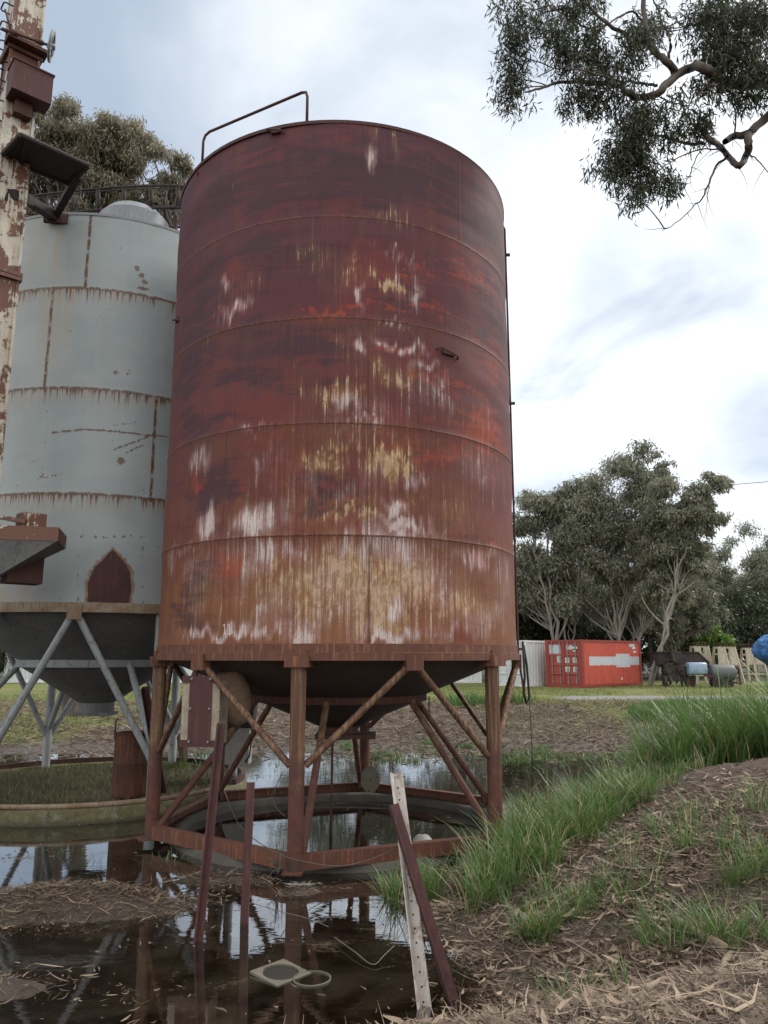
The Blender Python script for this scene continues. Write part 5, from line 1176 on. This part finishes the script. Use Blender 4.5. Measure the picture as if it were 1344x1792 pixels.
# ------------------------------------------------------------------ the overhanging gum at the upper right
BY = 9.2
hang_t = thing('gum_tree', (9.4, 10.2, gz(9.4, 10.2)), 'near gum tree whose bare jointed limbs and leaf clusters hang in at the upper right', 'tree')
b = MB(); rg = random.Random(5); rs = np.random.RandomState(5)
tr0 = [Vector((9.4, 10.2, gz(9.4, 10.2) - .2)), Vector((9.2, 10.1, 3)), Vector((8.6, 9.9, 6.2)), Vector((8.3, 9.7, 8.4)), Vector((8.6, 9.6, 11)), Vector((8.2, 9.6, 14))]
b.tube(tr0, [.36, .31, .27, .23, .17, .08], 14)
def bl(pts, r0, r1, dy=0.0, root=None):
    P = [Vector(at(px, py, BY + dy + .35*math.sin(i_*1.7 + px))) for i_, (px, py) in enumerate(pts)]
    if root is not None: P = [Vector(root)] + P
    out = []
    for i_ in range(len(P) - 1):
        p0, p1, p2, p3 = P[max(i_-1, 0)], P[i_], P[i_+1], P[min(i_+2, len(P)-1)]
        for t in (0, .25, .5, .75): out.append(.5*((2*p1) + (p2-p0)*t + (2*p0-5*p1+4*p2-p3)*t*t + (3*p1-p0-3*p2+p3)*t**3) + Vector((rg.uniform(-1, 1), rg.uniform(-1, 1), rg.uniform(-1, 1)))*.012)
    out.append(P[-1]); n_ = len(out) - 1
    b.tube(out, [r0 + (r1-r0)*(k/n_)**.8 for k in range(n_ + 1)], 8, False); return out
allb = []
allb += bl([(1440,150),(1344,145),(1273,145),(1232,118),(1207,118),(1170,143),(1151,165),(1115,171)], .095, .044, 0, tr0[3])
allb += bl([(1115,171),(1095,160),(1078,149),(1015,143),(975,145),(945,155),(918,162)], .048, .010)
allb += bl([(1181,127),(1166,107),(1150,95),(1137,77),(1130,40),(1126,0),(1120,-40)], .055, .03, .1)
allb += bl([(1137,77),(1107,64),(1063,42),(1040,20),(1015,0),(990,-20)], .034, .012, .1)
allb += bl([(1170,100),(1172,70),(1160,45),(1152,20),(1140,-10)], .022, .010, .3)
allb += bl([(1126,38),(1107,20),(1085,30),(1063,42)], .018, .012)
allb += bl([(1063,42),(1030,48),(985,25),(960,10)], .018, .008)
allb += bl([(1151,150),(1125,146),(1078,140),(1030,125),(980,118),(940,135)], .022, .007, -.2)
allb += bl([(1450,170),(1344,206),(1313,232),(1284,239),(1269,248)], .080, .042, .3, tr0[2])
allb += bl([(1310,235),(1310,255),(1306,272),(1293,290),(1276,275),(1262,258),(1245,246),(1232,233)], .055, .035, .3)
allb += bl([(1229,250),(1205,252),(1180,245),(1144,236),(1110,225),(1090,220)], .026, .008, .3)
allb += bl([(1232,235),(1205,208),(1190,178),(1175,172)], .018, .008, .2)
allb += bl([(1273,274),(1255,290),(1240,320),(1230,345),(1215,360),(1190,385),(1158,404)], .020, .004, .3)
allb += bl([(1260,262),(1225,262),(1180,280),(1150,300),(1120,310)], .012, .005, .3)
allb += bl([(1235,250),(1215,285),(1205,310),(1195,335)], .010, .003, .3)
allb += bl([(1240,320),(1237,350),(1235,385)], .006, .002, .3)
allb += bl([(1310,268),(1325,280),(1344,300),(1370,310)], .012, .005, .3)
allb += bl([(1284,239),(1288,200),(1275,172),(1262,150)], .014, .006, .2)
allb += bl([(1151,165),(1135,185),(1120,195)], .016, .006, .1)
allb += bl([(1262,148),(1230,155),(1215,185)], .02, .006, -.2)
cln = []   # px, py, rx, ry, n
for (px, py, rx, ry, n_) in ((900,35,28,42,260), (895,90,22,48,260), (905,140,20,40,190), (888,165,14,28,90), (950,22,45,26,200), (990,20,45,28,200), (1000,92,36,34,420), (975,70,28,28,180), (1030,65,28,26,160),
        (1040,20,28,30,140), (1105,80,30,40,330), (1120,62,22,22,120), (1060,115,32,26,260), (1030,150,32,24,200), (1010,180,26,22,140), (1045,180,26,20,130), (1080,180,24,20,110), (1110,205,34,34,340), (1118,235,30,32,420),
        (1085,265,34,34,320), (1110,285,34,34,330), (1075,300,22,24,150), (1125,325,26,26,190), (1112,345,16,18,70), (1163,322,22,26,150), (1215,225,28,20,190), (1180,190,24,22,120), (1165,240,20,18,80), (1230,210,16,16,70),
        (1145,35,24,40,170), (1270,30,48,48,480), (1310,70,44,60,620), (1250,80,30,50,330), (1280,110,46,36,520), (1330,20,40,40,380), (1240,20,34,34,260), (1330,130,30,40,320), (1260,155,24,24,130), (1310,165,26,24,170), (1230,160,20,16,60), (1220,45,22,30,120)):
    n_ = int(n_*2.9); s_ = BY*1.25/FPX; c = at(px, py, BY + .2*math.sin(px*.7 + py)); cln.append((c, rx*s_, ry*s_, n_))
for _k in range(26):                                     # the rest of the crown, above and to the right of the picture
    c = np.array([rs.uniform(5.6, 11.5), rs.uniform(7.5, 13), rs.uniform(11.8, 16)]); cln.append((c, .7, .6, 420))
P = []; Aax = []; TT = []
bp = np.array([tuple(p) for p in allb])
for c, rx, ry, n_ in cln:
    m = max(n_ // 22, 3); q = rs.normal(size=(m, 3))*np.array([rx*.55, rx*.5, ry*.55]) + c
    near = bp[np.argmin(((bp - c)**2).sum(1))]
    i_ = rs.randint(0, m, n_); pp = q[i_] + rs.normal(size=(n_, 3))*np.array([.055, .055, .075]); P.append(pp)
    a_ = np.stack([rs.normal(size=n_)*.55, rs.normal(size=n_)*.55, -.85 + rs.normal(size=n_)*.5], -1); Aax.append(a_)
    if np.linalg.norm(near - c) < 1.6:
        mid = limb(b, near, c, .009, .005, rg, .10, 4)
        for k in range(min(m, 14)): limb(b, mid[rg.randint(2, 4)], q[k] + np.array([0, 0, .05]), .0045, .0018, rg, .12, 3)
for k in range(70):                                      # fine bare twigs
    p = bp[rg.randrange(60, len(bp))]; limb(b, p, p + np.array([rg.uniform(-.35, .25), rg.uniform(-.2, .2), rg.uniform(-.42, .12)]), .005, .0012, rg, .16, 4)
P = np.concatenate(P); Aax = unit(np.concatenate(Aax)); L = rs.uniform(.075, .145, len(P))
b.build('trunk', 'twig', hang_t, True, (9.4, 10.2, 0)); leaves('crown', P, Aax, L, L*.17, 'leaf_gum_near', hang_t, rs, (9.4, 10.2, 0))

# ------------------------------------------------------------------ grasses and litter
def blades(name, X, Y, Hh, Wd, matn, label, seed, bend=.5, lean=.25, cat='grass', zoff=0.0, A=None, dead=0.0):
    rs = np.random.RandomState(seed); n = len(X); Z = height(X, Y) + zoff - .01; a = rs.uniform(0, 2*pi, n) if A is None else A + rs.normal(size=n)*.6; D = np.stack([np.cos(a), np.sin(a), 0*a], -1); S_ = np.stack([-np.sin(a), np.cos(a), 0*a], -1)
    B0 = np.stack([X, Y, Z], -1); bd = rs.uniform(.1, 1, n)*bend*Hh; ln = rs.uniform(0, 1, n)*lean*Hh; V = []
    for t, w in ((0, .8), (.38, 1), (.74, .7), (1, .06)):
        c = B0 + D*(ln*t + bd*t**2.4)[:, None] + np.array([0, 0, 1])*(Hh*(t - .30*(bd/Hh)*t**3))[:, None]
        V += [c - S_*(Wd*w/2)[:, None], c + S_*(Wd*w/2)[:, None]]
    V = np.stack(V, 1).reshape(-1, 3); i = np.arange(n)[:, None, None]*8 + np.array([[0, 1, 3, 2], [2, 3, 5, 4], [4, 5, 7, 6]])[None]
    o = npmesh(name, V, i.reshape(-1, 4), [matn, 'grass_dead'], {'tint': ('FACE', np.repeat(rs.beta(1.5, 1.8, n), 3))}, None, True)
    if dead: o.data.polygons.foreach_set('material_index', np.repeat((rs.rand(n) < dead).astype(np.int32), 3))
    return tag(o, label, cat, None, 'stuff')
def scatter(n, spots, rs, shore=None, per=26, full=False, sig=.05):
    """spots: (x, y, rx, ry, weight) patches of tufts; the blades of a tuft lean away from its middle"""
    w = np.array([s[4] for s in spots], float); nt = max(n // per, 1); tk = rs.choice(len(spots), nt, p=w/w.sum()); ts = np.array(spots)[tk]
    tx = ts[:, 0] + rs.normal(size=nt)*ts[:, 2]*.62; ty = ts[:, 1] + rs.normal(size=nt)*ts[:, 3]*.62; th = rs.gamma(7, 1/7, nt)
    pw = rs.gamma(2.0, 1, nt); j = rs.choice(nt, n, p=pw/pw.sum()); ox = rs.normal(size=n)*sig; oy = rs.normal(size=n)*sig; X = tx[j] + ox; Y = ty[j] + oy; A_ = np.arctan2(oy, ox); H_ = th[j]*rs.uniform(.45, 1.15, n)
    if shore is not None: ok = (X - np.interp(Y, BX, BS)) > shore; X, Y, A_, H_ = X[ok], Y[ok], A_[ok], H_[ok]
    return (X, Y, A_, H_) if full else (X, Y)
rs = np.random.RandomState(77)
tall = [(4.9, 12.2, .8, .8, 1), (5.8, 12.6, .9, .9, 1.3), (6.8, 13.0, .9, 1.0, 1.3), (5.4, 13.8, .9, .9, 1), (7.6, 13.6, 1.0, 1.2, 1), (6.2, 11.6, .6, .5, .5)]
X, Y, A_, H_ = scatter(13000, tall, rs, .6, 34, True, .07); blades('tall_grass', X, Y, .80*H_, rs.uniform(.009, .022, len(X)), 'grass_tall', 'tall dark green grass on the right bank crest', 1, .75, .30, A=A_, dead=.10)
mid = [(.95, 6.9, .25, .35, .45), (1.25, 7.6, .35, .40, .9), (1.65, 8.3, .45, .4, 1.2), (2.1, 8.9, .55, .45, 1.4), (2.5, 9.6, .6, .5, 1.4), (2.0, 9.9, .35, .5, .8), (3.0, 10.4, .7, .7, 1), (3.5, 11.2, .8, .8, .9), (4.1, 12.0, .7, .7, .7), (1.35, 8.9, .3, .3, .6), (2.9, 11.8, .5, .9, .6)]
X, Y, A_, H_ = scatter(14500, mid, rs, -.40, 30, True, .06); blades('bank_grass', X, Y, .30*H_ + .03, rs.uniform(.005, .013, len(X)), 'grass_tall', 'fresh green grass along the sloping edge of the pool', 2, .8, .45, A=A_, dead=.18)
few = [(.18, 7.55, .25, .2, 1.2), (.35, 7.25, .15, .15, .5), (2.0, 5.55, .28, .22, .6), (2.25, 5.3, .2, .2, .4), (2.95, 6.3, .3, .4, .7), (1.1, 6.0, .1, .1, .2), (-3.0, 8.6, .12, .1, .14), (-2.25, 8.5, .09, .08, .12), (-3.5, 8.9, .15, .1, .14), (2.6, 7.2, .6, .6, .4), (1.6, 6.5, .5, .5, .4), (1.3, 5.0, .4, .4, .15), (3.4, 7.8, .5, .5, .25)]
X, Y, A_, H_ = scatter(3600, few, rs, None, 20, True, .05); blades('sparse_grass', X, Y, .20*H_ + .03, rs.uniform(.004, .010, len(X)), 'grass_tall', 'sparse green grass tufts in the shallow margins and litter', 3, .8, .5, A=A_, dead=.2)
X = np.concatenate([rs.uniform(-16, 27, 30000), rs.uniform(3, 12, 3000), rs.uniform(-13, -6, 2500)]); Y = np.concatenate([27.5 + 18.5*rs.rand(30000)**.9, rs.uniform(20, 28, 3000), rs.uniform(17, 24, 2500)])
ok = ~((np.abs(Y - 32.2 - .03*(X-9)) < 1.4) & (X > 6.5)) & (vnoise(X*.5, Y*.5, 3) > .28); X, Y = X[ok], Y[ok]
blades('mown_grass', X, Y, rs.uniform(.04, .15, len(X)), rs.uniform(.012, .03, len(X)), 'grass_short', 'short yellow green grass of the verge in front of the containers', 4, .5)
tuft = [(at(px, 1212, Yt)[0], Yt, .5, .4, w_) for px, Yt, w_ in ((800, 27.5, 1), (840, 28, .8), (905, 28.5, .6), (1150, 23, 1.6), (1165, 24, 1.2), (1140, 25, .8), (310, 24, .8), (450, 30, .5), (1240, 24, 1.2), (1200, 26, 1), (1300, 26, 1))]
X, Y = scatter(7000, tuft, rs, None, 20, False, .12); blades('verge_tufts', X, Y, rs.uniform(.2, .55, len(X)), rs.uniform(.012, .022, len(X)), 'grass_tall', 'bright green grass tufts along the near edge of the verge', 5, .5)
a = rs.uniform(0, 2*pi, 12000); r = 2.22*np.sqrt(rs.rand(12000)); X, Y = GREY[0] + r*np.cos(a), GREY[1] + r*np.sin(a)
blades('moss_grass', X, Y, rs.uniform(.03, .12, len(X)), rs.uniform(.005, .010, len(X)), 'grass_moss', 'short mossy grass inside the concrete ring of the grey silo', 6, .6)
wd = [(rs.uniform(-5, 6), rs.uniform(14.2, 19), .35, .25, 1) for _k in range(38)] + [(rs.uniform(2.5, 7), rs.uniform(14, 18), .5, .4, 1.6) for _k in range(16)]
X, Y = scatter(6500, wd, rs, None, 12, False, .08); blades('bank_weeds', X, Y, rs.uniform(.06, .22, len(X)), rs.uniform(.008, .016, len(X)), 'grass_tall', 'low green weeds scattered over the littered far bank', 7, .7)
def litter(name, X, Y, L, Wd, label, seed, lift=.02, tp=(1.3, 2.4), curl=.25, flat=None):
    rs = np.random.RandomState(seed); n = len(X); a = rs.uniform(0, 2*pi, n); dx, dy = np.cos(a), np.sin(a); pitch = rs.normal(size=n)*.22
    V = []; z0 = height(X, Y) if flat is None else np.full(n, flat); pitch = pitch if flat is None else pitch*.05; c1 = rs.normal(size=n)*curl*L; c2 = rs.normal(size=n)*.12*L; tw = rs.normal(size=n)*.5; up0 = rs.rand(n)**2*lift
    for t, w in ((-.5, .25), (-.12, 1), (.2, .9), (.5, .15)):
        cx = X + dx*L*t - dy*c1*(t*t*2); cy = Y + dy*L*t + dx*c1*(t*t*2); cz = z0 + .006 + up0 + np.abs(c2)*(t*t*4)*.5 + pitch*L*t + np.maximum(0, 0)
        cz = np.maximum(cz, height(cx, cy) + .003) if n < 9000 and flat is None else np.maximum(cz, z0 - .01)
        sx, sy, sz = -dy*np.cos(tw), dx*np.cos(tw), np.sin(tw)
        for s in (-1, 1): V.append(np.stack([cx + s*sx*Wd*w/2, cy + s*sy*Wd*w/2, cz + s*sz*Wd*w/2], -1))
    V = np.stack(V, 1).reshape(-1, 3); i = np.arange(n)[:, None, None]*8 + np.array([[0, 1, 3, 2], [2, 3, 5, 4], [4, 5, 7, 6]])[None]
    o = npmesh(name, V, i.reshape(-1, 4), 'litter', {'tint': ('FACE', np.repeat(rs.beta(*tp, n), 3))}, None, True); return tag(o, label, 'litter', None, 'stuff')
def area(n, x0, x1, y0, y1, dens, rs):
    X = rs.uniform(x0, x1, n*3); Y = rs.uniform(y0, y1, n*3); ok = rs.rand(n*3) < dens(X, Y); return X[ok][:n], Y[ok][:n]
D_ = lambda x, y: x - np.interp(y, BX, BS)
near = lambda x, y: sstep(D_(x, y), -.22, .15)*(1 - .8*np.clip(gauss(x, y, 4.6, 9.3, 1.5, 1.4) + .8*gauss(x, y, 4.0, 7.4, .8, .7), 0, 1))*sstep(y, 10.5, 7.5)*(.45 + .55*sstep(vnoise(x*2.2, y*2.2, 9), .2, .5))
X, Y = area(70000, -.7, 6, 3.2, 11.5, near, rs); m = len(X); L = rs.gamma(1.6, .040, m) + .012; Wd = np.where(rs.rand(m) < .15, rs.uniform(.012, .030, m), rs.uniform(.002, .007, m))
litter('bark_litter', X, Y, L, Wd, 'dry straw, bark strips and gum leaves covering the near right bank', 1, .035)
far = lambda x, y: sstep(y, 13.2, 15.2)*sstep(y, 31.5, 27)*(.35 + .65*sstep(vnoise(x*.9, y*.9, 6), .2, .6))*(np.hypot(x-GREY[0], y-GREY[1]) > 2.6)
X, Y = area(46000, -15, 11, 13, 31, far, rs); m = len(X); L = rs.gamma(3.0, .055, m) + .05; Wd = rs.uniform(.008, .028, m)
litter('bark_strips', X, Y, L, Wd, 'shed bark strips and leaves over the far bank behind the red silo', 2, .08)
isl = lambda x, y: np.clip(gauss(x, y, -2.4, 7.15, 1.15, .40) + .7*gauss(x, y, -.75, 7.5, .35, .16) + .8*gauss(x, y, -3.6, 6.9, .9, .55) + .8*gauss(x, y, -1.5, 7.85, .9, .2) + .5*gauss(x, y, -3.9, 8.7, .8, .35) + .35*gauss(x, y, -2.75, 5.4, .8, .45) + .3*gauss(x, y, .1, 5.2, .5, .4), 0, 1)
X, Y = area(15000, -5.5, .6, 4.8, 9.2, isl, rs); m = len(X); L = rs.gamma(3.0, .030, m) + .02; Wd = rs.uniform(.003, .012, m)
litter('pool_debris', X, Y, L, Wd, 'matted brown straw and debris between the two shallow pools', 3, .03, (1.6, 3.2))
rs = np.random.RandomState(90)
X, Y = area(2600, -.5, 5.5, 3.4, 10, near, rs); m = len(X)
litter('gum_leaves', X, Y, rs.uniform(.07, .17, m), rs.uniform(.014, .034, m), 'broad pale dry gum leaves lying on top of the near bank', 8, .05, (2.2, 1.2), .35)
X, Y = area(900, -.5, 5.5, 3.4, 10, near, rs); m = len(X)
litter('dry_stalks', X, Y, rs.uniform(.18, .55, m), rs.uniform(.004, .010, m), 'long dry stalks and twigs lying across the near bank', 9, .07, (1.8, 1.4), .18)
wat = lambda x, y: sstep(height(x, y), -.34, -.12)*sstep(height(x, y), -.095, -.11)*(.12 + .88*sstep(vnoise(x*2.6 + 3, y*2.6, 19), .45, .75))
X, Y = area(5200, -6, 2.4, 4.6, 15.5, wat, rs); m = len(X)
litter('floating_debris', X, Y, rs.gamma(2, .022, m) + .015, rs.uniform(.003, .014, m), 'leaves and straw floating along the edges of the pools', 10, .001, (1.4, 2.2), .3, flat=WZ - .003)
for nm in ('slatted_stand',):
    for o in list(bpy.data.objects):
        if o.name.split('.')[0] == nm: o['group'] = 'pale slatted stands beyond the machines'
for o in list(bpy.data.objects):
    if o.name.split('.')[0] == 'shipping_container': o['group'] = 'shipping containers in the yard'
    if o.name.split('.')[0] == 'steel_post': o['group'] = 'old steel posts round the pools'
    if o.name.split('.')[0] == 'grain_silo': o['group'] = 'grain silos on legs'
    if o.name.split('.')[0] == 'fallen_branch': o['group'] = 'fallen sticks on the near bank'
